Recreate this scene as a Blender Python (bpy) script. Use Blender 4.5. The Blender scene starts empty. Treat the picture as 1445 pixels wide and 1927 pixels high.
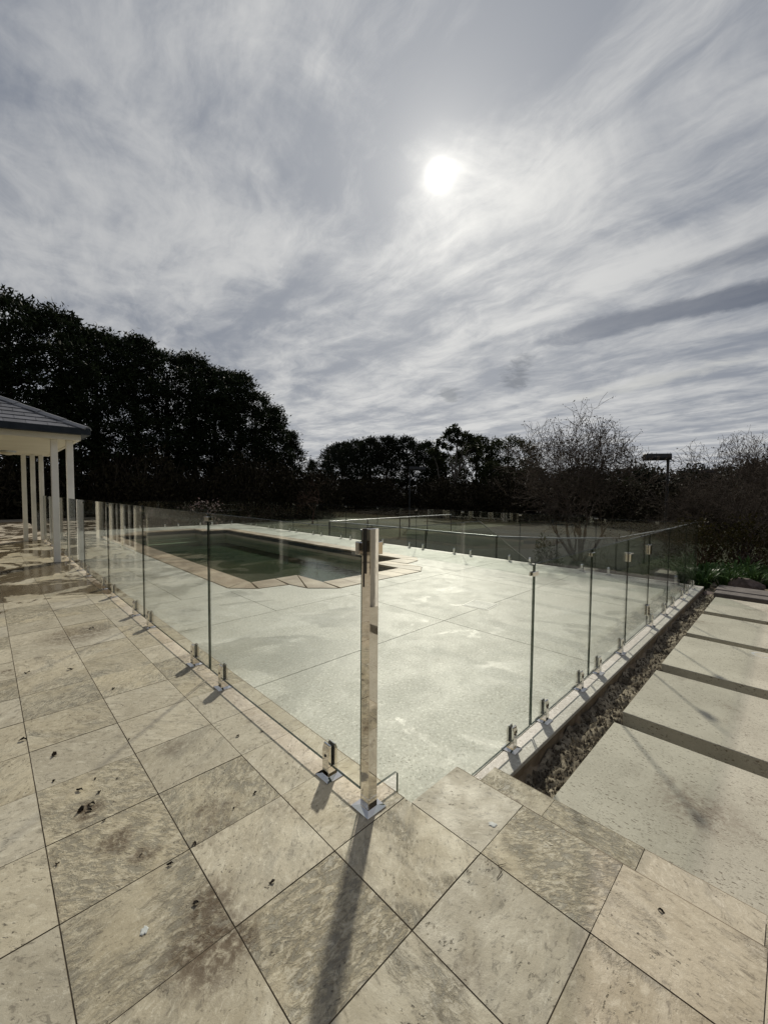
import bpy, bmesh, math, random
import numpy as np
from mathutils import Vector, Matrix, geometry

# ------------------------------------------------------------------ frame
# ground plan: u runs along the terrace fence (away to the left), v runs along the
# path fence (away to the right), z up.  Blender X = v, Y = u.
scene = bpy.context.scene
col = scene.collection
def W(u, v, z=0.0): return (v, u, z)

# camera
cam_d = bpy.data.cameras.new('camera'); cam = bpy.data.objects.new('camera', cam_d); col.objects.link(cam)
cam.matrix_world = Matrix(((0.712514, 0.027528, -0.701117, 0), (-0.701610, 0.039573, -0.711461, 0),
                           (0.008160, 0.998837, 0.047510, 1.41), (0, 0, 0, 1)))
cam_d.sensor_fit = 'VERTICAL'; cam_d.sensor_height = 24.0; cam_d.lens = 9.516
cam_d.clip_start = 0.05; cam_d.clip_end = 3000
scene.camera = cam

SUN = Vector(W(0.4963, 0.6288, 0.5985)).normalized()

def build_world():
    w = bpy.data.worlds.new('World'); scene.world = w; w.use_nodes = True
    nt = w.node_tree; nt.nodes.clear()
    n, l = nt.nodes.new, nt.links.new
    def M(op, a, b=None, c=None, clamp=False):
        m = n('ShaderNodeMath'); m.operation = op; m.use_clamp = clamp
        for i, x in enumerate((a, b, c)):
            if x is None: continue
            if isinstance(x, (int, float)): m.inputs[i].default_value = x
            else: l(x, m.inputs[i])
        return m.outputs[0]
    def mix(f, a, b):
        m = n('ShaderNodeMix'); m.data_type = 'RGBA'
        for i, x in ((0, f), (6, a), (7, b)):
            if isinstance(x, (int, float)): m.inputs[i].default_value = x
            elif isinstance(x, tuple): m.inputs[i].default_value = (*x, 1)
            else: l(x, m.inputs[i])
        return m.outputs[2]
    def ss(x, a, b):
        m = n('ShaderNodeMapRange'); m.interpolation_type = 'SMOOTHSTEP'
        l(x, m.inputs[0]); m.inputs[1].default_value = a; m.inputs[2].default_value = b
        return m.outputs[0]
    def noise(vec, scale, detail, rough=.55, dist=0.0):
        t = n('ShaderNodeTexNoise'); l(vec, t.inputs['Vector'])
        t.inputs['Scale'].default_value = scale; t.inputs['Detail'].default_value = detail
        t.inputs['Roughness'].default_value = rough; t.inputs['Distortion'].default_value = dist
        return t.outputs['Fac']
    def comb(x, y, z=0.0):
        c = n('ShaderNodeCombineXYZ')
        for i, q in enumerate((x, y, z)):
            if isinstance(q, (int, float)): c.inputs[i].default_value = q
            else: l(q, c.inputs[i])
        return c.outputs[0]
    tc = n('ShaderNodeTexCoord'); sep = n('ShaderNodeSeparateXYZ'); l(tc.outputs['Generated'], sep.inputs[0])
    dx, dy, dz = sep.outputs
    zz = M('MAXIMUM', M('ADD', dz, 0.03), 0.03)
    cv = M('DIVIDE', dx, zz); cu = M('DIVIDE', dy, zz)          # position on the cloud sheet
    sky = n('ShaderNodeTexSky'); sky.sky_type = 'NISHITA'; sky.sun_disc = False
    sky.sun_elevation = math.asin(SUN.z); sky.sun_rotation = math.atan2(SUN.x, SUN.y)
    # cirrus streaks drawn out along u, slightly turned
    a = 0.16
    su = M('ADD', M('MULTIPLY', cu, math.cos(a)), M('MULTIPLY', cv, math.sin(a)))
    sv = M('SUBTRACT', M('MULTIPLY', cv, math.cos(a)), M('MULTIPLY', cu, math.sin(a)))
    warp = noise(comb(cv, cu, 3.1), 1.1, 4, .55)
    sv2 = M('ADD', sv, M('MULTIPLY', M('SUBTRACT', warp, .5), .42))
    n1 = noise(comb(M('MULTIPLY', sv2, 1.35), M('MULTIPLY', su, .55), 0.7), 1.35, 7, .50, .15)
    n2 = noise(comb(M('MULTIPLY', sv2, 2.9), M('MULTIPLY', su, .85), 5.3), 2.6, 12, .68, .45)
    n3 = noise(comb(M('MULTIPLY', sv2, 1.15), M('MULTIPLY', su, .9), 9.0), 2.7, 11, .62, .45)
    dens = M('ADD', M('ADD', M('MULTIPLY', n1, .52), M('MULTIPLY', n2, .24)), M('MULTIPLY', n3, .42))
    d = ss(dens, .46, .75)
    base = mix(d, (0.152, 0.180, 0.238), (0.420, 0.432, 0.452))
    # angle to the sun
    dot = n('ShaderNodeVectorMath'); dot.operation = 'DOT_PRODUCT'
    nrm = n('ShaderNodeVectorMath'); nrm.operation = 'NORMALIZE'; l(tc.outputs['Generated'], nrm.inputs[0])
    l(nrm.outputs[0], dot.inputs[0]); dot.inputs[1].default_value = SUN
    ang = M('MULTIPLY', M('ARCCOSINE', M('MINIMUM', dot.outputs['Value'], .999999)), 180 / math.pi)
    def gauss(w_): return M('EXPONENT', M('MULTIPLY', M('POWER', M('DIVIDE', ang, w_), 2), -1))
    g_wide = M('EXPONENT', M('DIVIDE', ang, -17.0))
    veil = M('ADD', .78, M('MULTIPLY', d, .42))
    glow = M('MULTIPLY', g_wide, veil)
    # blue rift in the cloud sheet low on the right, dark cumulus scraps, pale bank
    def blob(v0, u0, wv, wu, tilt, lo, hi, k=.5, sc=3.0):
        ddv = M('SUBTRACT', cv, v0); ddu = M('SUBTRACT', cu, u0)
        x = M('DIVIDE', M('ADD', M('MULTIPLY', ddv, math.cos(tilt)), M('MULTIPLY', ddu, math.sin(tilt))), wv)
        y = M('DIVIDE', M('SUBTRACT', M('MULTIPLY', ddu, math.cos(tilt)), M('MULTIPLY', ddv, math.sin(tilt))), wu)
        r = M('SQRT', M('ADD', M('MULTIPLY', x, x), M('MULTIPLY', y, y)))
        nn = noise(comb(cv, cu, v0 * 7), sc, 8, .65, .4)
        return ss(M('SUBTRACT', M('ADD', 1.0, M('MULTIPLY', M('SUBTRACT', nn, .5), k * 4)), r), lo, hi)
    rift = blob(2.50, .42, .19, .95, .10, .0, .55, .36, 3.4)
    rift2 = blob(2.12, -.05, .14, .7, .05, .0, .7, .40, 3.4)
    scrap = blob(2.92, 1.52, .14, .46, -1.0, .0, .8, .70, 6.0)
    scrap2 = blob(3.05, 2.25, .12, .3, -.95, .0, .6, .5, 5.0)
    bank = blob(3.75, .95, .22, .95, -.30, .0, .8, .6, 3.5)
    blue = n('ShaderNodeMix'); blue.data_type = 'RGBA'; blue.blend_type = 'MULTIPLY'; blue.inputs[0].default_value = 1
    l(sky.outputs[0], blue.inputs[6]); blue.inputs[7].default_value = (.010, .0125, .0168, 1)
    c = mix(M('MULTIPLY', rift, .92), base, blue.outputs[2])
    c = mix(M('MULTIPLY', rift2, .45), c, blue.outputs[2])
    # brighter towards the horizon under the sun
    hz = M('EXPONENT', M('MULTIPLY', M('MAXIMUM', dz, 0.0), -5.5))
    gl = n('ShaderNodeMix'); gl.data_type = 'RGBA'; gl.blend_type = 'ADD'; gl.inputs[0].default_value = 1
    l(c, gl.inputs[6])
    cc = n('ShaderNodeVectorMath'); cc.operation = 'SCALE'; cc.inputs[0].default_value = (1.0, .955, .845)
    amt = M('ADD', M('MULTIPLY', glow, .56), M('ADD', M('MULTIPLY', gauss(5.5), .10), M('ADD', M('MULTIPLY', gauss(.95), 1.7), M('MULTIPLY', gauss(2.7), .22))))
    amt = M('ADD', amt, M('MULTIPLY', hz, M('MULTIPLY', M('EXPONENT', M('DIVIDE', ang, -42.0)), .62)))
    l(amt, cc.inputs['Scale']); l(cc.outputs[0], gl.inputs[7])
    c = gl.outputs[2]
    c = mix(M('MULTIPLY', bank, .55), c, (.60, .60, .575))
    c = mix(M('MULTIPLY', scrap, .66), c, (.20, .215, .24))
    c = mix(M('MULTIPLY', scrap2, .60), c, (.27, .285, .30))
    up = n('ShaderNodeVectorMath'); up.operation = 'SCALE'; l(c, up.inputs[0]); up.inputs['Scale'].default_value = 10.0
    bg = n('ShaderNodeBackground'); bg.inputs[1].default_value = 0.1; l(up.outputs[0], bg.inputs[0])
    out = n('ShaderNodeOutputWorld'); l(bg.outputs[0], out.inputs[0])
build_world()

sun_d = bpy.data.lights.new('sun', 'SUN'); sun = bpy.data.objects.new('sun', sun_d); col.objects.link(sun)
sun_d.energy = 3.7; sun_d.angle = math.radians(2.0); sun_d.color = (1.0, .93, .80)
sun.rotation_euler = (-SUN).to_track_quat('-Z', 'Y').to_euler(); sun.location = (0, 0, 30)

vs = scene.view_settings
vs.view_transform = 'Standard'; vs.look = 'None'; vs.exposure = 0; vs.gamma = 1; vs.use_curve_mapping = False
scene.render.engine = 'CYCLES'
scene.cycles.transparent_max_bounces = 40
scene.cycles.max_bounces = 10

# ------------------------------------------------------------------ materials
class NT:
    def __init__(s, name):
        s.m = bpy.data.materials.new(name); s.m.use_nodes = True
        s.t = s.m.node_tree; s.t.nodes.clear()
        s.out = s.t.nodes.new('ShaderNodeOutputMaterial')
    def n(s, k): return s.t.nodes.new(k)
    def put(s, sock, x):
        if x is None: return
        if isinstance(x, (int, float)): sock.default_value = x
        elif isinstance(x, tuple): sock.default_value = (*x, 1) if (len(x) == 3 and sock.type == 'RGBA') else x
        else: s.t.links.new(x, sock)
    def M(s, op, a, b=None, c=None, clamp=False):
        m = s.n('ShaderNodeMath'); m.operation = op; m.use_clamp = clamp
        for i, x in enumerate((a, b, c)): s.put(m.inputs[i], x)
        return m.outputs[0]
    def mix(s, f, a, b, mode='MIX'):
        m = s.n('ShaderNodeMix'); m.data_type = 'RGBA'; m.blend_type = mode
        s.put(m.inputs[0], f); s.put(m.inputs[6], a); s.put(m.inputs[7], b)
        return m.outputs[2]
    def ss(s, x, a, b, lo=0., hi=1.):
        m = s.n('ShaderNodeMapRange'); m.interpolation_type = 'SMOOTHSTEP'
        s.put(m.inputs[0], x); m.inputs[1].default_value = a; m.inputs[2].default_value = b
        m.inputs[3].default_value = lo; m.inputs[4].default_value = hi
        return m.outputs[0]
    def noise(s, vec, scale, detail=6, rough=.55, dist=0., which='Fac'):
        t = s.n('ShaderNodeTexNoise'); s.put(t.inputs['Vector'], vec)
        t.inputs['Scale'].default_value = scale; t.inputs['Detail'].default_value = detail
        t.inputs['Roughness'].default_value = rough; t.inputs['Distortion'].default_value = dist
        return t.outputs[which]
    def voro(s, vec, scale, feature='F1', out='Distance', rnd=1.0):
        t = s.n('ShaderNodeTexVoronoi'); t.feature = feature; s.put(t.inputs['Vector'], vec)
        t.inputs['Scale'].default_value = scale; t.inputs['Randomness'].default_value = rnd
        return t.outputs[out]
    def pos(s): return s.n('ShaderNodeNewGeometry').outputs['Position']
    def rnd(s): return s.n('ShaderNodeObjectInfo').outputs['Random']
    def vadd(s, a, b):
        m = s.n('ShaderNodeVectorMath'); m.operation = 'ADD'; s.put(m.inputs[0], a); s.put(m.inputs[1], b); return m.outputs[0]
    def mapping(s, v, scale=(1, 1, 1), rot=(0, 0, 0)):
        m = s.n('ShaderNodeMapping'); s.put(m.inputs[0], v); m.inputs['Scale'].default_value = scale; m.inputs['Rotation'].default_value = rot
        return m.outputs[0]
    def bump(s, h, strength, dist):
        b = s.n('ShaderNodeBump'); b.inputs['Strength'].default_value = strength; b.inputs['Distance'].default_value = dist
        s.put(b.inputs['Height'], h); return b.outputs[0]
    def bsdf(s, colr, rough=.6, metal=0., normal=None, spec=.5, **kw):
        b = s.n('ShaderNodeBsdfPrincipled')
        s.put(b.inputs['Base Color'], colr); s.put(b.inputs['Roughness'], rough); s.put(b.inputs['Metallic'], metal)
        s.put(b.inputs['Specular IOR Level'], spec)
        if normal is not None: s.put(b.inputs['Normal'], normal)
        s.t.links.new(b.outputs[0], s.out.inputs[0]); return b

def travertine(name, pale=(.505, .432, .305), dark=(.395, .328, .220), wet=False, fig=0.0):
    s = NT(name); p = s.pos(); r = s.rnd()
    off = s.n('ShaderNodeCombineXYZ')
    s.put(off.inputs[0], s.M('MULTIPLY', r, 61.0)); s.put(off.inputs[1], s.M('MULTIPLY', r, 37.0)); s.put(off.inputs[2], s.M('MULTIPLY', r, 23.0))
    vr = s.n('ShaderNodeVectorRotate'); vr.rotation_type = 'Z_AXIS'; s.put(vr.inputs['Vector'], p)
    s.put(vr.inputs['Angle'], s.M('MULTIPLY', s.M('ROUND', s.M('MULTIPLY', r, 7.0)), 0.785))
    q = s.vadd(vr.outputs[0], off.outputs[0])
    r2 = s.M('FRACT', s.M('MULTIPLY', r, 13.7)); r3 = s.M('FRACT', s.M('MULTIPLY', r, 29.3))
    c = s.mix(s.ss(s.noise(q, 3.2, 8, .62, .6), .30, .72), dark, pale)
    qs = s.mapping(q, (1.0, .5, 1.0))
    # broad drift of bedding across the stone
    bed = s.noise(s.mapping(q, (1.0, .28, 1.0)), 6.5, 8, .66, 1.2)
    c = s.mix(s.ss(bed, .53, .68, 0, .48), c, (.25, .215, .16))
    c = s.mix(s.ss(bed, .47, .34, 0, .50), c, (.53, .465, .345))
    # patches of grey, cream flecked figure; strong on some stones, absent on others
    area = s.noise(q, 2.6, 7, .60, .6)
    mask = s.ss(s.M('ADD', area, s.M('MULTIPLY', s.M('SUBTRACT', r2, .62 - fig), .42)), .47, .64)
    w1 = s.noise(qs, 34, 7, .72, .7); w2 = s.noise(qs, 58, 5, .7, .6)
    fl = s.M('ADD', s.M('MULTIPLY', w1, .62), s.M('MULTIPLY', w2, .38))
    c = s.mix(s.M('MULTIPLY', mask, s.ss(fl, .52, .46, 0, .66)), c, (.165, .148, .118))
    c = s.mix(s.M('MULTIPLY', mask, s.ss(fl, .53, .60, 0, .60)), c, (.54, .485, .385))
    c = s.mix(s.M('MULTIPLY', mask, .15), c, (.24, .225, .19))
    # grain everywhere
    fine = s.noise(qs, 44, 7, .78, .6)
    c = s.mix(s.ss(fine, .54, .62, 0, .72), c, (.175, .142, .095))
    c = s.mix(s.ss(fine, .46, .39, 0, .62), c, (.61, .54, .405))
    qd = s.vadd(qs, s.mapping(s.noise(q, 30, 4, .7, 0, 'Color'), (.03, .03, 0)))
    vd = s.voro(qd, 74.0); pm = s.ss(s.noise(q, 7, 5, .65), .50, .64)
    pit = s.M('MULTIPLY', s.ss(vd, .28, .12), pm)
    c = s.mix(s.M('MULTIPLY', pit, .75), c, (.085, .068, .045))
    tone = s.M('ADD', .86, s.M('MULTIPLY', r3, .20))
    hsv = s.n('ShaderNodeHueSaturation'); s.put(hsv.inputs['Value'], tone); s.put(hsv.inputs['Saturation'], s.M('ADD', .72, s.M('MULTIPLY', r2, .28))); s.put(hsv.inputs['Color'], c)
    c = hsv.outputs[0]
    # brown leaf stains, black specks of dirt
    st = s.noise(p, 1.9, 7, .64, .6); st2 = s.noise(p, 30, 6, .72, .5)
    stain = s.M('MULTIPLY', s.ss(st, .57, .70), s.ss(st2, .40, .64))
    for (su_, sv_, sr_, sk_) in ((1.21, .46, .13, 1.0), (1.36, .52, .09, .9), (2.13, .29, .07, 1.0), (1.86, .34, .07, .9), (1.72, .41, .05, .8), (2.36, .70, .06, .5), (.62, .98, .06, .5), (4.9, .62, .3, .7)):
        dv_ = s.n('ShaderNodeVectorMath'); dv_.operation = 'DISTANCE'; s.put(dv_.inputs[0], s.vadd(p, s.mapping(s.noise(p, 7, 5, .65, .5, 'Color'), (.12, .12, 0)))); dv_.inputs[1].default_value = (sv_ + .06, su_ + .06, 0)
        stain = s.M('MAXIMUM', stain, s.M('MULTIPLY', s.M('MULTIPLY', s.ss(dv_.outputs['Value'], sr_ * 1.35, sr_ * .45), s.ss(st2, .34, .56)), sk_))
    c = s.mix(s.M('MULTIPLY', stain, .90), c, (.080, .046, .020))
    speck = s.M('MULTIPLY', s.ss(s.noise(p, 54, 3, .55, .3), .685, .735), s.ss(s.noise(p, 2.3, 4), .36, .56))
    c = s.mix(s.M('MULTIPLY', speck, .9), c, (.035, .025, .016))
    rough = s.ss(s.noise(q, 8, 5), .3, .7, .46, .70)
    hgt = s.M('ADD', s.M('MULTIPLY', s.M('MULTIPLY', mask, s.ss(fl, .56, .44)), -.8), s.M('ADD', s.M('MULTIPLY', s.noise(q, 26, 8, .72), 1.1), s.M('MULTIPLY', pit, -1.2)))
    if wet:
        sp = s.n('ShaderNodeSeparateXYZ'); s.put(sp.inputs[0], p)
        wp = s.mapping(p, (1.1, .95, 1), (0, 0, .75))
        wn = s.noise(wp, 1.15, 8, .62, .6)
        far = s.ss(sp.outputs[1], 4.4, 7.4, -.16, .050)
        wm = s.ss(s.M('ADD', wn, far), .515, .570)
        c = s.mix(s.M('MULTIPLY', wm, .74), c, (.088, .058, .030))
        rough = s.M('MULTIPLY', rough, s.M('SUBTRACT', 1.0, s.M('MULTIPLY', wm, .88)))
        hgt = s.M('MULTIPLY', hgt, s.M('SUBTRACT', 1.0, s.M('MULTIPLY', wm, .88)))
    s.bsdf(c, rough, normal=s.bump(hgt, .55, .005), spec=.42)
    return s.m

def deck_mat(name, light=(.505, .505, .450), dark=(.405, .405, .355), wetness=1.0, pink=0.0):
    s = NT(name); p = s.pos()
    c = s.mix(s.ss(s.noise(p, 1.3, 8, .64, .4), .30, .72), dark, light)
    # exposed aggregate
    g1 = s.noise(p, 42, 6, .76, .3); g2 = s.noise(p, 130, 3, .7)
    c = s.mix(s.ss(g1, .53, .64, 0, .85), c, (.25, .24, .19))
    c = s.mix(s.ss(g1, .46, .38, 0, .75), c, (.76, .75, .68))
    c = s.mix(s.ss(g2, .56, .70, 0, .5), c, (.24, .225, .18))
    # pale lime bloom with ragged edges
    bl = s.noise(s.vadd(p, (3.7, 8.2, 0.)), .95, 11, .68, 1.1)
    bloom = s.M('MULTIPLY', s.ss(bl, .525, .60), s.ss(s.noise(p, 9, 6, .7), .30, .62))
    c = s.mix(s.M('MULTIPLY', bloom, .34), c, (.74, .735, .68))
    # damp sheets
    wn = s.noise(s.vadd(p, (11.3, 4.1, 0.)), .85, 10, .64, .8)
    wm = s.M('MULTIPLY', s.ss(wn, .525, .575), wetness)
    c = s.mix(s.M('MULTIPLY', wm, .25), c, (.20, .20, .165))
    pit = s.M('MULTIPLY', s.ss(s.voro(p, 48), .24, .10), s.ss(s.noise(p, 5, 4), .46, .60))
    c = s.mix(s.M('MULTIPLY', pit, .75), c, (.14, .12, .09))
    if pink: c = s.mix(pink, c, (.55, .49, .44))
    rough = s.ss(s.noise(p, 3.1, 6), .3, .7, .52, .62)
    rough = s.M('MULTIPLY', rough, s.M('SUBTRACT', 1.0, s.M('MULTIPLY', wm, .38)))
    h = s.M('ADD', s.M('ADD', g1, s.M('MULTIPLY', g2, .5)), s.M('MULTIPLY', pit, -1.0))
    s.bsdf(c, rough, normal=s.bump(h, .6, .004), spec=.45)
    return s.m

def slab_mat():
    s = NT('slab_travertine'); p = s.pos(); r = s.rnd()
    q = s.vadd(s.mapping(p, (1.7, .8, 1)), s.mapping(s.noise(p, 22, 4, .7, 0, 'Color'), (.05, .05, 0)))
    c = s.mix(s.ss(s.noise(p, 1.6, 7, .6, .4), .3, .72), (.39, .360, .285), (.52, .485, .392))
    gr = s.noise(p, 75, 6, .75)
    c = s.mix(s.ss(gr, .54, .68, 0, .5), c, (.20, .17, .12)); c = s.mix(s.ss(gr, .46, .34, 0, .4), c, (.56, .52, .43))
    c = s.mix(s.ss(s.noise(p, 24, 6, .7, .6), .5, .75, 0, .5), c, (.56, .525, .44))
    pit = s.M('MULTIPLY', s.ss(s.voro(q, 30), .27, .12), s.ss(s.noise(p, 4.5, 3), .36, .55))
    pit2 = s.M('MULTIPLY', s.ss(s.voro(q, 58), .30, .13), s.ss(s.noise(p, 7.5, 3), .38, .56))
    c = s.mix(s.M('MULTIPLY', pit, .8), c, (.15, .115, .075))
    c = s.mix(s.M('MULTIPLY', pit2, .65), c, (.19, .155, .11))
    st2 = s.ss(s.noise(p, 24, 6, .72), .34, .62)
    st = s.M('MULTIPLY', s.ss(s.noise(p, 1.9, 6, .6, .3), .58, .74), st2)
    dv_ = s.n('ShaderNodeVectorMath'); dv_.operation = 'DISTANCE'; s.put(dv_.inputs[0], s.vadd(p, s.mapping(s.noise(p, 5, 5, .65, .5, 'Color'), (.2, .2, 0)))); dv_.inputs[1].default_value = (2.91, .43, -.36)
    st = s.M('MAXIMUM', st, s.M('MULTIPLY', s.ss(dv_.outputs['Value'], .30, .05), st2))
    c = s.mix(s.M('MULTIPLY', st, .68), c, (.14, .09, .055))
    hsv = s.n('ShaderNodeHueSaturation'); s.put(hsv.inputs['Value'], s.M('ADD', .92, s.M('MULTIPLY', r, .14))); s.put(hsv.inputs['Color'], c)
    s.bsdf(hsv.outputs[0], .62, normal=s.bump(s.M('SUBTRACT', s.noise(p, 40, 6, .7), s.M('ADD', pit, pit2)), .5, .004))
    return s.m

def soil_mat():
    s = NT('soil'); p = s.pos()
    c = s.mix(s.ss(s.noise(p, 5, 8, .65), .38, .66), (.10, .082, .06), (.40, .345, .26))
    c = s.mix(s.ss(s.noise(p, 45, 6, .7), .52, .72, 0, .7), c, (.30, .26, .20)); c = s.mix(s.ss(s.noise(p, 17, 7, .7), .52, .62, 0, .8), c, (.025, .019, .014))
    s.bsdf(c, .9, normal=s.bump(s.noise(p, 38, 8, .75), .6, .02), spec=.2)
    return s.m

def lawn_mat():
    s = NT('lawn'); p = s.pos()
    c = s.mix(s.ss(s.noise(p, .5, 6, .6), .35, .68), (.018, .026, .008), (.036, .044, .013))
    c = s.mix(s.ss(s.noise(p, 40, 4, .7), .5, .75, 0, .6), c, (.055, .060, .020))
    s.bsdf(c, .85, normal=s.bump(s.noise(p, 60, 6, .8), .9, .05), spec=.15)
    return s.m

def simple(name, c1, c2, scale=6, rough=.6, metal=0., bump=0., bscale=40, spec=.5, rvar=0.0):
    s = NT(name); p = s.pos()
    c = s.mix(s.ss(s.noise(p, scale, 6, .6), .32, .70), c1, c2)
    if rvar:
        hsv = s.n('ShaderNodeHueSaturation'); s.put(hsv.inputs['Value'], s.M('ADD', 1 - rvar / 2, s.M('MULTIPLY', s.rnd(), rvar))); s.put(hsv.inputs['Color'], c); c = hsv.outputs[0]
    nrm = s.bump(s.noise(p, bscale, 6, .7), bump, .005) if bump else None
    s.bsdf(c, rough, metal, nrm, spec); return s.m

def leaf_mat(name, c1, c2, rough=.55, trans=.25):
    s = NT(name); g = s.n('ShaderNodeNewGeometry'); 
    c = s.mix(g.outputs['Random Per Island'], c1, c2)
    c = s.mix(s.ss(s.noise(g.outputs['Position'], .9, 4), .35, .7, 0, .5), c, c1)
    b = s.bsdf(c, rough, spec=.04)
    t = s.n('ShaderNodeBsdfTranslucent'); s.put(t.inputs[0], c)
    mx = s.n('ShaderNodeMixShader'); mx.inputs[0].default_value = trans
    s.t.links.new(b.outputs[0], mx.inputs[1]); s.t.links.new(t.outputs[0], mx.inputs[2]); s.t.links.new(mx.outputs[0], s.out.inputs[0])
    return s.m

def thin_glass(name, tint, f0=.042, smear=.0):
    s = NT(name)
    lw = s.n('ShaderNodeLayerWeight'); lw.inputs[0].default_value = .5   # facing = 1-cos
    k = s.M('ADD', f0, s.M('MULTIPLY', s.M('POWER', lw.outputs['Facing'], 5.0), 1 - f0))
    tr = s.n('ShaderNodeBsdfTransparent'); s.put(tr.inputs[0], tint)
    gl = s.n('ShaderNodeBsdfGlossy'); gl.inputs['Roughness'].default_value = 0.0
    mx = s.n('ShaderNodeMixShader'); s.put(mx.inputs[0], k)
    s.t.links.new(tr.outputs[0], mx.inputs[1]); s.t.links.new(gl.outputs[0], mx.inputs[2])
    last = mx.outputs[0]
    if smear:   # dried water marks and dust on the pane
        p = s.pos()
        f = s.M('MULTIPLY', s.ss(s.noise(s.mapping(p, (1, 1, .35)), 3.0, 8, .7, .6), .42, .85), smear)
        df = s.n('ShaderNodeBsdfDiffuse'); s.put(df.inputs[0], (.7, .7, .66))
        m2 = s.n('ShaderNodeMixShader'); s.put(m2.inputs[0], f)
        s.t.links.new(last, m2.inputs[1]); s.t.links.new(df.outputs[0], m2.inputs[2]); last = m2.outputs[0]
    s.t.links.new(last, s.out.inputs[0]); return s.m

def water_mat():
    s = NT('pool_water'); p = s.pos()
    h = s.M('ADD', s.noise(p, 5, 5, .6, .4), s.M('MULTIPLY', s.noise(p, 17, 4, .6), .35))
    nb = s.bump(h, .06, .03)
    fr = s.n('ShaderNodeFresnel'); fr.inputs[0].default_value = 1.33; s.t.links.new(nb, fr.inputs['Normal'])
    tr = s.n('ShaderNodeBsdfTransparent'); s.put(tr.inputs[0], (.64, .80, .72))
    gl = s.n('ShaderNodeBsdfGlossy'); gl.inputs['Roughness'].default_value = .03; s.t.links.new(nb, gl.inputs['Normal'])
    s.put(gl.inputs[0], (.85, .85, .85))
    mx = s.n('ShaderNodeMixShader'); s.put(mx.inputs[0], s.M('MULTIPLY', fr.outputs[0], .30))
    s.t.links.new(tr.outputs[0], mx.inputs[1]); s.t.links.new(gl.outputs[0], mx.inputs[2])
    s.t.links.new(mx.outputs[0], s.out.inputs[0]); return s.m

def steel_mat():
    s = NT('mirror_steel'); p = s.pos()
    sm = s.ss(s.noise(s.mapping(p, (1, 1, .5)), 22, 6, .65, .6), .45, .75)
    s.bsdf(s.mix(sm, (.88, .86, .83), (.80, .77, .72)), s.M('ADD', .02, s.M('MULTIPLY', sm, .06)), 1.0); return s.m

M_TILE = travertine('travertine_tile', wet=True)
M_TREAD = travertine('travertine_tread', pale=(.50, .43, .30), dark=(.41, .345, .23), fig=.0)
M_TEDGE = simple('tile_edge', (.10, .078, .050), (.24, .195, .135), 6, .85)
M_DECK = deck_mat('pool_concrete')
M_KERB = deck_mat('kerb_concrete', (.52, .50, .45), (.43, .41, .355), 0.0, .15)
M_KERBSIDE = simple('kerb_side', (.17, .125, .08), (.27, .215, .15), 9, .8, bump=.5)
M_GROUT = simple('grout', (.10, .08, .055), (.22, .18, .13), 7, .9)
M_SLAB = slab_mat(); M_SOIL = soil_mat(); M_LAWN = lawn_mat()
M_STEEL = steel_mat()
M_RUBBER = simple('black_rubber', (.012, .012, .012), (.02, .02, .02), 10, .5)
M_GLASS = thin_glass('fence_glass', (.955, .973, .955), smear=.008)
def edge_mat():
    s = NT('glass_edge'); b = s.bsdf((.006, .013, .010), .10, spec=.7)
    tr = s.n('ShaderNodeBsdfTransparent'); s.put(tr.inputs[0], (.45, .62, .52)); mx = s.n('ShaderNodeMixShader'); mx.inputs[0].default_value = .10
    s.t.links.new(b.outputs[0], mx.inputs[1]); s.t.links.new(tr.outputs[0], mx.inputs[2]); s.t.links.new(mx.outputs[0], s.out.inputs[0]); return s.m
M_EDGE = edge_mat()
M_WPANE = thin_glass('window_pane', (.35, .37, .36), .06)
M_COPING = simple('coping_stone', (.21, .15, .09), (.43, .355, .255), 2.2, .5, bump=.3, rvar=.55)
M_BAND = simple('waterline_tile', (.018, .024, .030), (.04, .05, .055), 12, .3)
M_POOL = simple('pool_plaster', (.36, .31, .21), (.48, .43, .31), 1.2, .8, bump=.2)
M_POOLFLOOR = simple('pool_floor', (.15, .25, .225), (.42, .47, .35), .45, .9)
M_WATER = water_mat()
M_CREAM = simple('cream_render', (.60, .56, .45), (.68, .64, .53), 2.2, .7, bump=.15, bscale=120)
M_WHITE = simple('white_paint', (.72, .70, .64), (.80, .78, .72), 3, .45)
M_CEIL = simple('ceiling_board', (.62, .57, .44), (.68, .63, .50), 1.5, .8)
M_SLATE = simple('roof_slate', (.075, .078, .09), (.12, .123, .14), 5, .6, bump=.3, rvar=.3)
M_RIDGE = simple('ridge_cap', (.13, .133, .145), (.17, .173, .185), 5, .5)
M_GUTTER = simple('gutter_blue', (.012, .017, .023), (.02, .026, .034), 5, .5, spec=.2)
M_BARK = simple('conifer_bark', (.030, .022, .016), (.060, .046, .034), 4, .9, bump=.8, bscale=12, spec=.1)
M_GUM = simple('gum_bark', (.085, .072, .06), (.155, .135, .115), 2, .8, spec=.1)
M_TWIG = simple('bare_bark', (.060, .047, .038), (.115, .092, .074), 3, .85, spec=.1)
M_TWIG2 = simple('red_twig', (.060, .034, .024), (.10, .058, .042), 3, .85, spec=.1)
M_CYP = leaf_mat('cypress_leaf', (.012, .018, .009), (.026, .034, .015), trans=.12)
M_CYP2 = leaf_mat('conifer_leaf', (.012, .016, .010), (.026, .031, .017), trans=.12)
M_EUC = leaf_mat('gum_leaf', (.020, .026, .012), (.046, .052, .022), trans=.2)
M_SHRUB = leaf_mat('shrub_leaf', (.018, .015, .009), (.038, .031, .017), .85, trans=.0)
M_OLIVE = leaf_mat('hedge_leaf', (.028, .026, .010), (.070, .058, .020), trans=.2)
M_GREEN = leaf_mat('strap_leaf', (.028, .058, .018), (.060, .105, .034), .35, trans=.15)
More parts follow.
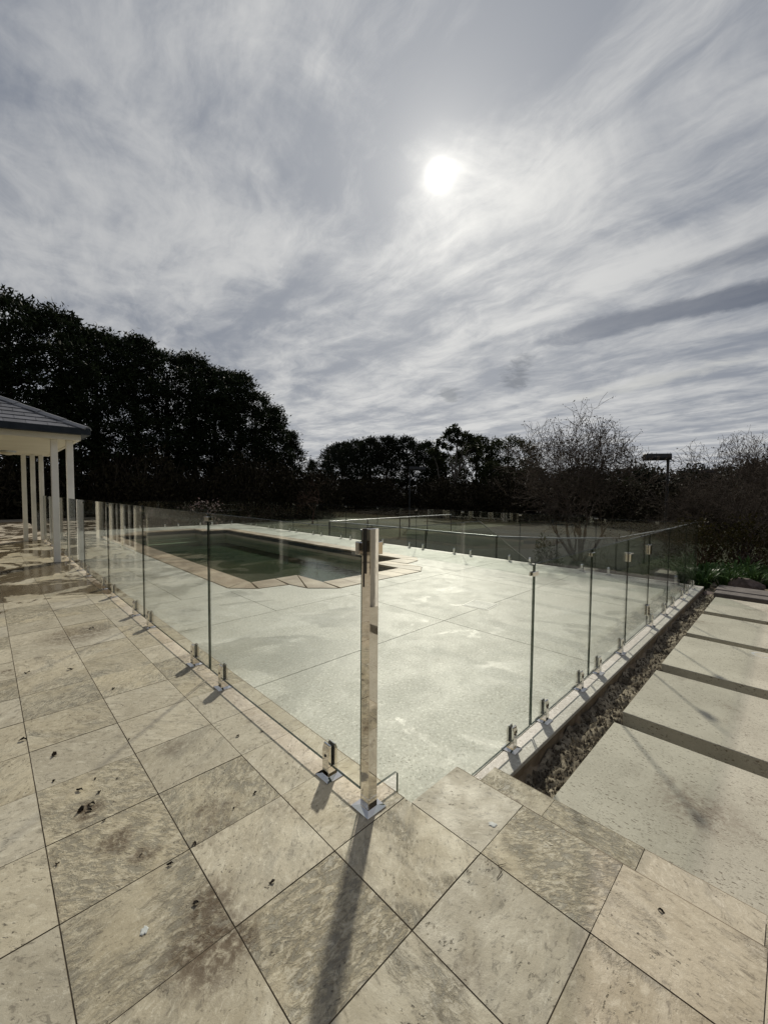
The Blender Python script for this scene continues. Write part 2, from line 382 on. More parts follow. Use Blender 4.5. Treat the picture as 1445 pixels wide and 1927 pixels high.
M_BUSH = leaf_mat('round_bush_leaf', (.018, .032, .012), (.045, .062, .026), .4, trans=.15)
M_PETAL = leaf_mat('pale_petal', (.20, .13, .13), (.34, .27, .26), trans=.2)
M_SEED = leaf_mat('seed_head', (.045, .036, .028), (.075, .060, .046), trans=.1)
M_BLACK = simple('black_metal', (.010, .010, .011), (.018, .018, .020), 8, .45)
M_GALV = simple('galvanised_rail', (.42, .43, .43), (.55, .56, .56), 9, .35, .7)
M_COURT = simple('court_surface', (.010, .012, .010), (.022, .024, .020), .6, .9, spec=.05)
M_TAN = simple('tan_render', (.36, .29, .19), (.42, .345, .235), 1.5, .8)
M_CLOD = simple('bark_crumb', (.022, .017, .012), (.16, .13, .095), 60, .9, spec=.1)
M_TIMBER = simple('weathered_timber', (.085, .072, .066), (.15, .13, .12), 7, .85, bump=.6, bscale=22, rvar=.2)
M_ROCK = simple('brown_rock', (.07, .052, .045), (.17, .125, .11), 7, .85, bump=.8, bscale=16)
M_DRY = simple('dry_leaf', (.018, .013, .009), (.055, .036, .022), 30, .8, rvar=.5)
M_DROP = simple('bird_dropping', (.42, .43, .42), (.62, .62, .60), 40, .7)
M_LID = deck_mat('lid_concrete', (.60, .60, .56), (.52, .52, .48), 0.0)

# ------------------------------------------------------------------ helpers
def link(name, bm_or_mesh, mats, parent=None):
    if isinstance(bm_or_mesh, bmesh.types.BMesh):
        bm = bm_or_mesh; bmesh.ops.recalc_face_normals(bm, faces=bm.faces)
        me = bpy.data.meshes.new(name); bm.to_mesh(me); bm.free()
    else: me = bm_or_mesh
    if mats is not None:
        for m in (mats if isinstance(mats, (list, tuple)) else [mats]): me.materials.append(m)
    o = bpy.data.objects.new(name, me); col.objects.link(o)
    if parent is not None: o.parent = parent
    return o
def share(name, me, parent=None, loc=None, rotz=None):
    o = bpy.data.objects.new(name, me); col.objects.link(o)
    if parent is not None: o.parent = parent
    if loc is not None: o.location = loc
    if rotz is not None: o.rotation_euler = (0, 0, rotz)
    return o
def tag(o, label=None, cat=None, group=None, kind=None):
    if label: o['label'] = label
    if cat: o['category'] = cat
    if group: o['group'] = group
    if kind: o['kind'] = kind
    return o
def empty(name, loc, label=None, cat=None, group=None, rotz=0, kind=None):
    o = bpy.data.objects.new(name, None); col.objects.link(o); o.location = loc; o.rotation_euler = (0, 0, rotz)
    o.empty_display_size = .1
    return tag(o, label, cat, group, kind)
def box(bm, u0, u1, v0, v1, z0, z1, mi=0):
    vs_ = [bm.verts.new(W(u, v, z)) for z in (z0, z1) for (u, v) in ((u0, v0), (u1, v0), (u1, v1), (u0, v1))]
    fs = []
    for q in ((0, 1, 2, 3), (4, 5, 6, 7), (0, 1, 5, 4), (1, 2, 6, 5), (2, 3, 7, 6), (3, 0, 4, 7)):
        f = bm.faces.new([vs_[i] for i in q]); f.material_index = mi; fs.append(f)
    return fs
def cbox(bm, cx, cy, sx, sy, z0, z1, mi=0):            # box in plain local x, y
    return box(bm, cy - sy / 2, cy + sy / 2, cx - sx / 2, cx + sx / 2, z0, z1, mi)
def prism(bm, pts, z0, z1, mi=0):                       # pts in (u, v)
    a = [bm.verts.new(W(u, v, z0)) for u, v in pts]; b = [bm.verts.new(W(u, v, z1)) for u, v in pts]
    n = len(pts)
    f = [bm.faces.new(a), bm.faces.new(b)] + [bm.faces.new((a[i], a[(i + 1) % n], b[(i + 1) % n], b[i])) for i in range(n)]
    for q in f: q.material_index = mi
    return f
def bev(bm, w, seg=1):
    bmesh.ops.recalc_face_normals(bm, faces=bm.faces)
    bmesh.ops.bevel(bm, geom=list(bm.edges), offset=w, segments=seg, affect='EDGES', profile=.5, clamp_overlap=True)
def ring(o, r, z, n, d=None):
    return
def tubes_mesh(name, lines, mats, sides=5):
    """lines: list of (points Nx3, radii N); one mesh"""
    V = []; F = []; base = 0
    for pts, rad, sd in lines:
        pts = np.asarray(pts, float); k = len(pts)
        t = np.gradient(pts, axis=0); t /= (np.linalg.norm(t, axis=1, keepdims=True) + 1e-9)
        ref = np.array([0.31, 0.17, 0.93]) if abs(t[0] @ np.array([0.31, 0.17, 0.93])) < .9 else np.array([1., 0, 0])
        a = np.cross(t, ref); a /= (np.linalg.norm(a, axis=1, keepdims=True) + 1e-9); b = np.cross(t, a)
        th = np.arange(sd) * 2 * math.pi / sd
        P = pts[:, None, :] + (a[:, None, :] * np.cos(th)[None, :, None] + b[:, None, :] * np.sin(th)[None, :, None]) * np.asarray(rad)[:, None, None]
        V.append(P.reshape(-1, 3))
        i = np.arange(k - 1)[:, None]; j = np.arange(sd)[None, :]; j2 = (j + 1) % sd
        q = np.stack([i * sd + j + 0 * j2, i * sd + j2, (i + 1) * sd + j2, (i + 1) * sd + j], -1).reshape(-1, 4) + base
        F.append(q); base += k * sd
    V = np.concatenate(V); F = np.concatenate(F)
    return quads_mesh(name, V, F, mats)
def quads_mesh(name, V, F, mats, smooth=False):
    me = bpy.data.meshes.new(name)
    me.vertices.add(len(V)); me.vertices.foreach_set('co', np.asarray(V, np.float32).ravel())
    me.loops.add(F.size); me.loops.foreach_set('vertex_index', np.asarray(F, np.int32).ravel())
    me.polygons.add(len(F)); me.polygons.foreach_set('loop_start', np.arange(0, F.size, F.shape[1], dtype=np.int32))
    try: me.polygons.foreach_set('loop_total', np.full(len(F), F.shape[1], np.int32))
    except Exception: pass
    me.update(calc_edges=True); me.validate()
    for m in (mats if isinstance(mats, (list, tuple)) else [mats]): me.materials.append(m)
    return me
def cards_mesh(name, C, D, L, Wd, mats, rng, droop=0.0):
    """leaf / spray cards: rhombus from C along D, length L, width Wd"""
    n = len(C); D = D / (np.linalg.norm(D, axis=1, keepdims=True) + 1e-9)
    r = rng.normal(size=(n, 3)); S = np.cross(D, r); S /= (np.linalg.norm(S, axis=1, keepdims=True) + 1e-9)
    L = np.broadcast_to(np.asarray(L), (n,))[:, None]; Wd = np.broadcast_to(np.asarray(Wd), (n,))[:, None]
    p0 = C; p1 = C + D * L * .45 + S * Wd * .5; p2 = C + D * L; p3 = C + D * L * .45 - S * Wd * .5
    p2 = p2 - np.array([0, 0, 1.]) * L * droop
    V = np.stack([p0, p1, p2, p3], 1).reshape(-1, 3); F = np.arange(4 * n).reshape(-1, 4)
    return quads_mesh(name, V, F, mats)

# ------------------------------------------------------------------ SETTING: ground
bm = bmesh.new()
def gz(u, v): return -.92
vs_ = [bm.verts.new(W(u, v, -.95)) for u, v in ((-700, -700), (900, -700), (900, 900), (-700, 900))]
bm.faces.new(vs_); tag(link('lawn', bm, M_LAWN), kind='structure')

rng = np.random.default_rng(7)
def vnoise(u, v, seed, sc):                           # cheap smooth lattice noise
    r = np.random.default_rng(seed).random((64, 64)); x = (u * sc) % 63; y = (v * sc) % 63
    i = x.astype(int); j = y.astype(int); fx = x - i; fy = y - j; fx = fx * fx * (3 - 2 * fx); fy = fy * fy * (3 - 2 * fy)
    return (r[i, j] * (1 - fx) * (1 - fy) + r[i + 1, j] * fx * (1 - fy) + r[i, j + 1] * (1 - fx) * fy + r[i + 1, j + 1] * fx * fy)
def grid_mesh(name, us, vs2, zf, mat):
    U, V = np.meshgrid(us, vs2, indexing='ij'); Z = zf(U, V)
    P = np.stack([V, U, Z], -1).reshape(-1, 3); a, b = U.shape
    i = np.arange(a - 1)[:, None]; j = np.arange(b - 1)[None, :]
    F = np.stack([i * b + j, i * b + j + 1, (i + 1) * b + j + 1, (i + 1) * b + j], -1).reshape(-1, 4)
    me = quads_mesh(name, P, F, mat); me.polygons.foreach_set('use_smooth', np.ones(len(F), bool)); return me
def soil_z(U, V):
    z = -.505 + .07 * np.clip((1.19 - U) / .25, 0, 1) * np.clip((U - .925) / .012, 0, 1) + .05 * (vnoise(U + 9, V + 3, 1, 5.0) - .5) + .05 * (vnoise(U + 9, V + 3, 2, 15) - .5) + .03 * (vnoise(U + 9, V + 3, 3, 37) - .5)
    z += .05 * np.exp(-((U - 1.19) / .05) ** 2)
    drop = np.clip((V - 11.2) / 2.5, 0, 1) + np.clip((-U - 2.2) / 1.5, 0, 1)
    return z - .5 * np.clip(drop, 0, 1)
me = grid_mesh('garden_soil', np.concatenate([np.arange(-4, .6, .15), np.arange(.6, 1.20, .012)]), np.concatenate([np.arange(1.5, 5, .018), np.arange(5, 14, .045)]), soil_z, M_SOIL)
tag(share('garden_soil', me), kind='structure')
# clods, chips and twigs lying in the trench
def clod_mesh():
    V = []; F = []; b = 0
    rg = np.random.default_rng(5)
    tet = np.array([[1, 0, -.6], [-.5, .87, -.6], [-.5, -.87, -.6], [0, 0, .9]])
    for k in range(2600):
        u = rg.uniform(.93, 1.17); v = 2.0 + 7.6 * rg.random() ** 1.5; s = rg.uniform(.004, .016) * (1.8 if rg.random() < .08 else 1)
        z = float(soil_z(np.array([u]), np.array([v]))[0])
        q = tet * s * rg.uniform(.6, 1.4, (4, 3)); a = rg.uniform(0, 6.28); c, d = math.cos(a), math.sin(a)
        q = q @ np.array([[c, -d, 0], [d, c, 0], [0, 0, 1]]); V.append(q + np.array([v, u, z + s * .35]))
        F.append(np.array([[0, 1, 3], [1, 2, 3], [2, 0, 3]]) + b); b += 4
    return quads_mesh('soil_clods', np.concatenate(V), np.concatenate(F), M_CLOD)
tag(share('soil_clods', clod_mesh()), 'dark clods and bark crumbs scattered along the soil trench', 'soil', kind='stuff')
lines = []
rg = np.random.default_rng(8)
for k in range(90):
    u = rg.uniform(.95, 1.15); v = 2.1 + 7.2 * rg.random() ** 1.4; a = rg.uniform(0, 3.14); L = rg.uniform(.03, .12)
    z = float(soil_z(np.array([u]), np.array([v]))[0]) + .008
    p = np.array([[v, u, z], [v + math.cos(a) * L * .5, u + math.sin(a) * L * .3, z + rg.uniform(.003, .02)], [v + math.cos(a) * L, u + math.sin(a) * L * .6, z + .002]])
    p[:, 1] = np.clip(p[:, 1], .94, 1.17); lines.append((p, [.0025, .002, .0012], 3))
tag(share('trench_twigs', tubes_mesh('trench_twigs', lines, M_TWIG)), 'thin dry twigs and stalks lying in the soil trench', 'twigs', kind='stuff')

# ------------------------------------------------------------------ SETTING: terrace with tiles
D = -.355
terrace = empty('terrace', (0, 0, 0), kind='structure')
bm = bmesh.new()
prism(bm, [(-2.6, -9), (26, -9), (26, 1.352), (1.174, 1.352), (1.174, 1.708), (-2.6, 1.708)], -1.0, -.004)
link('terrace_base', bm, M_GROUT, terrace)
P_ = .4045
U0 = 2.029 - 5 * P_; V0 = .946
_tile_cache = {}
def tile_mesh(su, sv, th=.03, mat=M_TILE, key='t', lip=False):
    k = (round(su, 3), round(sv, 3), th, key, lip)
    if k not in _tile_cache:
        b = bmesh.new(); cbox(b, 0, 0, sv, su, -th, 0)
        if lip:           # worn, rounded arris on the open edge
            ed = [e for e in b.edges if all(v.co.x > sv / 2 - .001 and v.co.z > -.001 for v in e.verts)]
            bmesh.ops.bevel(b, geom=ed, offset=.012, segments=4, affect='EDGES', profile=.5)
        else: bev(b, .0009)
        bmesh.ops.recalc_face_normals(b, faces=b.faces)
        b.normal_update()
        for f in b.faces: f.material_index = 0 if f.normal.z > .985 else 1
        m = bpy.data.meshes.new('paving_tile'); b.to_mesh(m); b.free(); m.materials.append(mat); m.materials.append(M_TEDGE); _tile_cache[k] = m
    return _tile_cache[k]
random.seed(11)
GAP = .0026
def put_tile(u0, u1, v0, v1, z=0.0, parent=terrace, mat=M_TILE, key='t', name='paving_tile', th=.03, lip=False):
    o = share(name, tile_mesh(u1 - u0 - GAP, v1 - v0 - GAP, th, mat, key, lip), parent, ((v0 + v1) / 2, (u0 + u1) / 2, z + random.uniform(-.0012, .0012)))
    o.rotation_euler = (random.uniform(-.0012, .0012), random.uniform(-.0012, .0012), 0)
    return o
vrows = [(V0 + P_ * i, V0 + P_ * (i + 1)) for i in range(-22, 1)]
far_tiles = []
npart = 0
for i in range(-11, 59):
    u0 = U0 + P_ * i; u1 = u0 + P_
    for (a, b_) in vrows:
        um = (u0 + u1) / 2; top = 1.357 if (abs(b_ - (V0 + P_)) < 1e-6 and um > 1.1) else b_
        vm = (a + b_) / 2
        vis = vm > -.75 and -1.2 < um < 17
        if vis: put_tile(u0, u1, a, top, lip=top > b_); npart += 1
        elif vm > -4.0: far_tiles.append((u0, u1, a, b_))
xs = [1.178, U0 + P_ * 2, U0 + P_, U0, U0 - P_, U0 - 2 * P_, U0 - 3 * P_, U0 - 4 * P_, U0 - 5 * P_]
for a, b_ in zip(xs[1:], xs[:-1]): put_tile(a, b_, V0 + P_ + .001, 1.712, lip=True)
bm = bmesh.new()
for (u0, u1, a, b_) in far_tiles: box(bm, u0 + GAP / 2, u1 - GAP / 2, a + GAP / 2, b_ - GAP / 2, -.012, 0)
tag(link('paving_tile', bm, M_TILE, terrace), kind='stuff')
# face of the terrace drop and the step below it
bm = bmesh.new(); box(bm, 1.1815, 26, 1.3525, 1.3555, -.5, -.031); box(bm, 1.1745, 1.1775, 1.3525, 1.708, -.6, -.031)
link('riser_facing', bm, M_TREAD, terrace)
step = empty('garden_step', W(0, 1.9, -.6), 'single travertine step between the terrace edge and first path slab', 'step')
step.location = (0, 0, 0)
bm = bmesh.new(); box(bm, -2.6, 1.158, 1.7095, 2.06, -.8, -.206); link('step_body', bm, M_GROUT, step)
xs = [1.168, .8195, .4165, .0175, -.387, -.79, -1.195, -1.6, -2.0, -2.4]
for a, b_ in zip(xs[1:], xs[:-1]):
    put_tile(a, b_, 1.711, 2.078, -.175, step, M_TREAD, 'tr', 'tread_tile', lip=True)

# ------------------------------------------------------------------ SETTING: pool deck, kerb, pool
# inner and outer outline of the coping (u, v); a long basin with a square bay at each end
INN = [(7.35, 3.65), (7.35, 4.68), (6.45, 4.68), (6.45, 6.87), (7.35, 6.87), (7.35, 7.9),
       (18.35, 7.9), (18.35, 6.87), (19.25, 6.87), (19.25, 4.68), (18.35, 4.68), (18.35, 3.65)]
OUT = [(7.2, 3.12), (6.80, 3.50), (6.70, 4.10), (6.22, 4.18), (5.83, 4.62), (5.85, 6.95), (6.20, 7.40), (6.72, 7.42), (6.83, 7.98), (7.2, 8.38),
       (18.5, 8.38), (18.88, 7.98), (18.98, 7.42), (19.5, 7.40), (19.85, 6.95), (19.87, 4.62), (19.5, 4.18), (19.0, 4.10), (18.9, 3.50), (18.5, 3.12)]
deck = empty('pool_deck', (0, 0, 0), kind='structure')
DU0, DU1, DV0, DV1 = 1.345, 21.6, 1.358, 9.92
outer = [Vector(W(u, v, 0)) for u, v in ((DU0, DV0), (DU1, DV0), (DU1, DV1), (DU0, DV1))]
hole = [Vector(W(u, v, 0)) for u, v in INN]
tris = geometry.tessellate_polygon([outer, hole])
pts = outer + hole
bm = bmesh.new(); vv = [bm.verts.new((p.x, p.y, D - .012)) for p in pts]
for t in tris: bm.faces.new([vv[i] for i in t])
link('deck_base', bm, M_GROUT, deck)
# cast concrete panels, sawn joints between; cut round the coping
def clip_poly(poly, cutter_obj): pass
cut_bm = bmesh.new(); prism(cut_bm, OUT, -2, 1); cutter = link('coping_cutter', cut_bm, None)
us_ = [DU0, 3.36, 5.35, 6.92, 9.0, 11.2, 13.4, 15.6, 17.8, 19.9, DU1]
vs3 = [DV0, 2.24, 4.50, 6.75, 8.40, DV1]
panels = []
for i in range(len(us_) - 1):
    ub, ue = us_[i], us_[i + 1]
    if ue <= 5.4: vl = [DV0, 4.50, 7.2, DV1]
    elif ue <= 7: vl = [DV0, 3.05, 5.7, 7.6, DV1]
    elif ue <= 19: vl = [DV0, 2.24, 5.7, DV1]
    else: vl = [DV0, 3.05, 5.7, 8.4, DV1]
    for j in range(len(vl) - 1): panels.append((ub + .005, ue - .005, vl[j] + .005, vl[j + 1] - .005))
dg = None
for (a, b_, c_, d_) in panels:
    b2 = bmesh.new(); box(b2, a, b_, c_, d_, D - .010, D)
    o = link('concrete_panel', b2, M_DECK, deck)
    hit = b_ > 5.8 and a < 19.9 and d_ > 3.1 and c_ < 8.4
    if hit:
        md = o.modifiers.new('b', 'BOOLEAN'); md.operation = 'DIFFERENCE'; md.object = cutter; md.solver = 'EXACT'
        dgx = bpy.context.evaluated_depsgraph_get(); me = bpy.data.meshes.new_from_object(o.evaluated_get(dgx))
        o.modifiers.clear(); old = o.data; o.data = me; bpy.data.meshes.remove(old)
        if len(me.polygons) == 0: bpy.data.objects.remove(o)
bpy.data.objects.remove(cutter)
# skimmer lid set flush in the concrete
lid = empty('skimmer_lid', W(3.45, 5.56, D), 'small square concrete skimmer lid lying in the pool deck beside the pool end', 'lid')
b2 = bmesh.new(); box(b2, -.19, .19, -.19, .19, .0, .006); bev(b2, .003); o = link('cover', b2, M_LID, lid)
b2 = bmesh.new()
for q in ((-.215, .215, -.215, -.197), (-.215, .215, .197, .215), (-.215, -.197, -.197, .197), (.197, .215, -.197, .197)): box(b2, *q, .0, .004)
link('rim', b2, M_WHITE, lid); lid.rotation_euler = (0, 0, .12)

# kerb under the path fence
kerb = empty('fence_kerb', (0, 0, 0), kind='structure')
b2 = bmesh.new()
kx = [1.716, 4.1, 6.5, 8.2, 9.86]
for a, b_ in zip(kx[:-1], kx[1:]):
    b3 = bmesh.new(); box(b3, 1.192, 1.3445 , a + .002, b_ - .002, D - .028, D + .002); bev(b3, .003)
    link('kerb_stone', b3, M_KERB, kerb)
b2 = bmesh.new(); box(b2, 1.198, 1.3435, 1.5, 9.90, -1.0, D - .0285); link('kerb_wall', b2, M_KERBSIDE, kerb)
# ragged mortar haunch along the kerb foot
def haunch(U, V): return -.53 + .09 * np.clip((U - 1.14) / .06, 0, 1) * (.35 + .9 * vnoise(U * 0 + 3, V, 21, 9)) + .02 * (vnoise(U + 2, V, 22, 40) - .5)
tag(share('mortar_haunch', grid_mesh('mortar_haunch', np.linspace(1.13, 1.1985, 8), np.arange(1.9, 9.8, .02), haunch, M_KERBSIDE), kerb))

# pool shell
pool = empty('swimming_pool', (0, 0, 0), 'large rectangular swimming pool of dark green water behind the glass fence', 'pool')
WZ = -.60
n = len(INN)
def wall_strip(name, pts_, z0, z1, mat, inset=0.0):
    b = bmesh.new(); lo = [b.verts.new(W(u, v, z0)) for u, v in pts_]; hi = [b.verts.new(W(u, v, z1)) for u, v in pts_]
    k = len(pts_)
    for i in range(k): b.faces.new((lo[i], lo[(i + 1) % k], hi[(i + 1) % k], hi[i]))
    return link(name, b, mat, pool)
wall_strip('pool_wall', INN, -1.12, D - .16, M_POOL)
cu_, cv_ = 12.85, 5.775
INS = [(u + (.006 if u < cu_ else -.006), v + (.006 if v < cv_ else -.006)) for u, v in INN]
wall_strip('waterline_band', INN, D - .1605, D - .035, M_BAND)
b = bmesh.new(); vv = [b.verts.new(W(u, v, -1.10)) for u, v in INN]; b.faces.new(vv); bmesh.ops.triangulate(b, faces=b.faces); link('pool_floor', b, M_POOLFLOOR, pool)
b = bmesh.new(); vv = [b.verts.new(W(u, v, WZ)) for u, v in INN]; b.faces.new(vv); bmesh.ops.triangulate(b, faces=b.faces)
link('water', b, M_WATER, pool)
for k, (z, du) in enumerate(((-.70, .35), (-.83, .70), (-.96, 1.05))):
    b = bmesh.new(); box(b, 18.35 - du + .9, 19.24, 4.70, 6.85, -1.09 - k * .001, z); link('pool_step', b, M_POOL, pool)
# coping stones
def path_pts(pts_, closed=True):
    out = []
    for i in range(len(pts_)):
        a = Vector(pts_[i]); b = Vector(pts_[(i + 1) % len(pts_)]); out.append((a, b))
    return out
random.seed(3)
def coping(pi, po, nst):
    for k in range(nst):
        g = .006
        t0 = k / nst; t1 = (k + 1) / nst
        L = (Vector(pi[1]) - Vector(pi[0])).length; e = g / max(L, .2) / 2
        A = [Vector(pi[0]).lerp(Vector(pi[1]), t0 + e), Vector(pi[0]).lerp(Vector(pi[1]), t1 - e), Vector(po[0]).lerp(Vector(po[1]), t1 - e), Vector(po[0]).lerp(Vector(po[1]), t0 + e)]
        b = bmesh.new(); prism(b, [(q.x, q.y) for q in A], D - .034, D + .012 + random.uniform(-.001, .001)); bev(b, .004)
        link('coping_stone', b, M_COPING, pool)
I, O_ = INN, OUT
# near end (small u) and mirrored far end
def seg(i0, i1, o0, o1, nst): coping((i0, i1), (o0, o1), nst)
seg((7.35, 3.65), (7.35, 4.16), (6.80, 3.52), (6.71, 4.06), 1)
seg((7.35, 4.17), (7.35, 4.68), (6.70, 4.10), (6.26, 4.175), 1)
seg((7.34, 4.685), (6.46, 4.685), (6.22, 4.18), (5.84, 4.60), 1)
seg((6.45, 4.70), (6.45, 6.85), (5.835, 4.64), (5.855, 6.93), 5)
seg((6.46, 6.87), (7.34, 6.87), (5.87, 6.97), (6.21, 7.39), 1)
seg((7.35, 6.88), (7.35, 7.36), (6.24, 7.405), (6.71, 7.42), 1)
seg((7.35, 7.37), (7.35, 7.9), (6.73, 7.45), (6.83, 7.97), 1)
seg((7.36, 7.91), (7.5, 7.91), (6.85, 8.0), (7.2, 8.375), 1)
seg((7.51, 7.9), (18.34, 7.9), (7.21, 8.375), (18.49, 8.375), 26)
seg((18.35, 7.9), (18.35, 6.9), (18.55, 8.36), (18.98, 7.45), 3)
seg((18.4, 6.87), (19.24, 6.87), (19.0, 7.42), (19.82, 6.99), 2)
seg((19.25, 6.85), (19.25, 4.70), (19.85, 6.93), (19.87, 4.64), 5)
seg((19.24, 4.68), (18.4, 4.68), (19.85, 4.6), (19.0, 4.12), 2)
seg((18.35, 4.66), (18.35, 3.66), (18.98, 4.08), (18.55, 3.16), 3)
seg((18.34, 3.65), (7.55, 3.65), (18.49, 3.125), (7.21, 3.125), 26)
seg((7.54, 3.64), (7.36, 3.64), (7.19, 3.13), (6.81, 3.49), 1)

# ------------------------------------------------------------------ path slabs, timber sleepers
for (a, b_, lab) in ((2.235, 3.451, 'pale stone path slab nearest the camera, butting the step'),
                     (3.667, 4.800, 'second pale stone path slab from the step'),
                     (5.026, 6.236, 'third pale stone path slab from the step, with a white ring mark'),
                     (6.406, 7.606, 'fourth pale stone path slab from the step'),
                     (7.813, 9.050, 'fifth pale stone path slab, just before the dark timber sleepers')):
    b = bmesh.new(); box(b, -2.0, .93, a, b_, -.13, 0); bev(b, .004)
    o = link('path_slab', b, M_SLAB); o.location = (0, 0, -.36)
    if 'ring' in lab:
        c_ = bmesh.new(); rr_ = []
        for k in range(24):
            a2 = k * math.pi / 12; w_ = .010 + .004 * math.sin(a2 * 2 + 1)
            rr_.append([c_.verts.new(W(.20 + math.cos(a2) * q * 1.1, 6.11 + math.sin(a2) * q, z_)) for q, z_ in ((.075 - w_, .0004), (.075, .0016), (.075 + w_, .0004))])
        for k in range(24):
            for q in (0, 1): c_.faces.new((rr_[k][q], rr_[k][q + 1], rr_[(k + 1) % 24][q + 1], rr_[(k + 1) % 24][q]))
        link('ring_mark', c_, M_DROP, o)
    tag(o, lab, 'slab', 'stone slabs of the garden path')
b = bmesh.new(); box(b, -1.6, .985, 9.30, 9.62, -.22, 0); bev(b, .012); o = link('timber_sleeper', b, M_TIMBER); o.location = (0, 0, -.335)
tag(o, 'weathered timber sleeper at the path end, the nearer of two', 'sleeper', 'timber sleepers at the path end')
b = bmesh.new(); box(b, -1.7, 1.00, 9.64, 10.15, -.22, 0); bev(b, .012); o = link('timber_sleeper', b, M_TIMBER); o.location = (0, 0, -.325)
tag(o, 'weathered timber sleeper at the path end, the wider one behind', 'sleeper', 'timber sleepers at the path end')

# ------------------------------------------------------------------ glass fences
def panel_poly(name, pts_, axis, pos, parent):
    """glass sheet: outline pts_ in (along, z), 12 mm thick, on plane u=pos (axis 'u') or v=pos (axis 'v')"""
    b = bmesh.new(); h = .006
    mk = (lambda a, z, d: W(pos + d, a, z)) if axis == 'u' else (lambda a, z, d: W(a, pos + d, z))
    A = [b.verts.new(mk(a, z, -h)) for a, z in pts_]; B = [b.verts.new(mk(a, z, h)) for a, z in pts_]
    k = len(pts_); b.faces.new(A); b.faces.new(B)
    for i in range(k): b.faces.new((A[i], A[(i + 1) % k], B[(i + 1) % k], B[i]))
    bev(b, .0016)
    nv = Vector((0, 1, 0)) if axis == 'u' else Vector((1, 0, 0))
    b.normal_update()
    for f in b.faces: f.material_index = 0 if abs(f.normal.dot(nv)) > .97 else 1
    return link(name, b, [M_GLASS, M_EDGE], parent)
def rect(a0, a1, z0, z1, r=.012):
    return [(a0, z0), (a1, z0), (a1, z1 - r), (a1 - r * .3, z1 - r * .3), (a1 - r, z1), (a0 + r, z1), (a0 + r * .3, z1 - r * .3), (a0, z1 - r)]
# spigot prototype meshes: fence runs along local x, sheet in the middle
def spigot_meshes():
    b = bmesh.new()
    cbox(b, 0, 0, .050, .056, .010, .062)
    for s in (-1, 1):
        y0, y1 = s * .0105, s * .028
        # jaw with sloping shoulder
        pts_ = [(y0, .0625), (y1, .0625), (y1, .140), (s * .019, .166), (y0, .168)]
        va = [b.verts.new((-.025, y, z)) for y, z in pts_]; vb = [b.verts.new((.025, y, z)) for y, z in pts_]
        b.faces.new(va); b.faces.new(vb)
        for i in range(5): b.faces.new((va[i], va[(i + 1) % 5], vb[(i + 1) % 5], vb[i]))
    bmesh.ops.recalc_face_normals(b, faces=b.faces); bev(b, .0025, 2); bmesh.ops.recalc_face_normals(b, faces=b.faces)
    body = bpy.data.meshes.new('spigot'); b.to_mesh(body); b.free(); body.materials.append(M_STEEL)
    b = bmesh.new()
    lo = [b.verts.new((x, y, 0.0005)) for x, y in ((-.052, -.052), (.052, -.052), (.052, .052), (-.052, .052))]
    md = [b.verts.new((x, y, .006)) for x, y in ((-.052, -.052), (.052, -.052), (.052, .052), (-.052, .052))]
    hi = [b.verts.new((x, y, .013)) for x, y in ((-.0255, -.0285), (.0255, -.0285), (.0255, .0285), (-.0255, .0285))]
    for a_, c_ in ((lo, md), (md, hi)):
        for i in range(4): b.faces.new((a_[i], a_[(i + 1) % 4], c_[(i + 1) % 4], c_[i]))
    b.faces.new(lo); b.faces.new(hi)
    bmesh.ops.recalc_face_normals(b, faces=b.faces); plate = bpy.data.meshes.new('base_plate'); b.to_mesh(plate); b.free(); plate.materials.append(M_STEEL)
    b = bmesh.new()
    for s in (-1, 1): cbox(b, 0, s * .0085, .046, .0036, .064, .160)
    bmesh.ops.recalc_face_normals(b, faces=b.faces); gk = bpy.data.meshes.new('gasket'); b.to_mesh(gk); b.free(); gk.materials.append(M_RUBBER)
    b = bmesh.new()
    for s in (1,):
        bmesh.ops.create_cone(b, cap_ends=True, segments=10, radius1=.0075, radius2=.0075, depth=.003, matrix=Matrix.Translation((0, 0, 0)) @ Matrix.Rotation(math.pi / 2, 4, 'X'))
    sc_ = bpy.data.meshes.new('screw'); b.to_mesh(sc_); b.free(); sc_.materials.append(M_RUBBER)
    return body, plate, gk, sc_
SP = spigot_meshes()
def put_spigot(parent, loc, rotz, detail=True):
    s = share('spigot', SP[0], parent, loc, rotz)
    share('base_plate', SP[1], s)
    if detail: share('gasket', SP[2], s); share('screw', SP[3], s, (0, .0288, .112)); share('screw', SP[3], s, (0, -.0288, .112))
def clip_mesh():
    b = bmesh.new()
    for s in (-1, 1): cbox(b, 0, s * .0115, .085, .009, -.016, .016)
    cbox(b, 0, 0, .006, .0135, -.016, .016)
    bev(b, .002); bmesh.ops.recalc_face_normals(b, faces=b.faces)
    m = bpy.data.meshes.new('joint_clip'); b.to_mesh(m); b.free(); m.materials.append(M_STEEL); return m
CLIP = clip_mesh()

GB = .055        # gap under the glass
# 1 terrace fence, along u on v = 1.193
VF = 1.193
fl = empty('glass_fence', W(0, 0, 0), 'frameless glass fence on mirror spigots along the tiled terrace edge, left of the corner post', 'glass fence', 'frameless glass pool fences')
pl = [(1.345, 3.072), (3.088, 4.838), (4.854, 6.546), (6.562, 8.392), (8.408, 10.06), (10.32, 12.0), (12.016, 13.55), (13.566, 14.80)]
for a, b_ in pl: panel_poly('glass_panel', rect(a, b_, GB, 1.247), 'v', VF, fl)
for u in (1.58, 2.842, 3.389, 4.635, 5.199, 6.287, 6.894, 8.12, 8.80, 9.80, 10.6, 11.7, 12.3, 13.25, 13.85, 14.5):
    put_spigot(fl, W(u, VF, 0), math.pi / 2, u < 9)
for u in (3.080, 4.846, 6.554, 8.40, 12.008, 13.558): share('joint_clip', CLIP, fl, W(u, VF, 1.205), math.pi / 2)
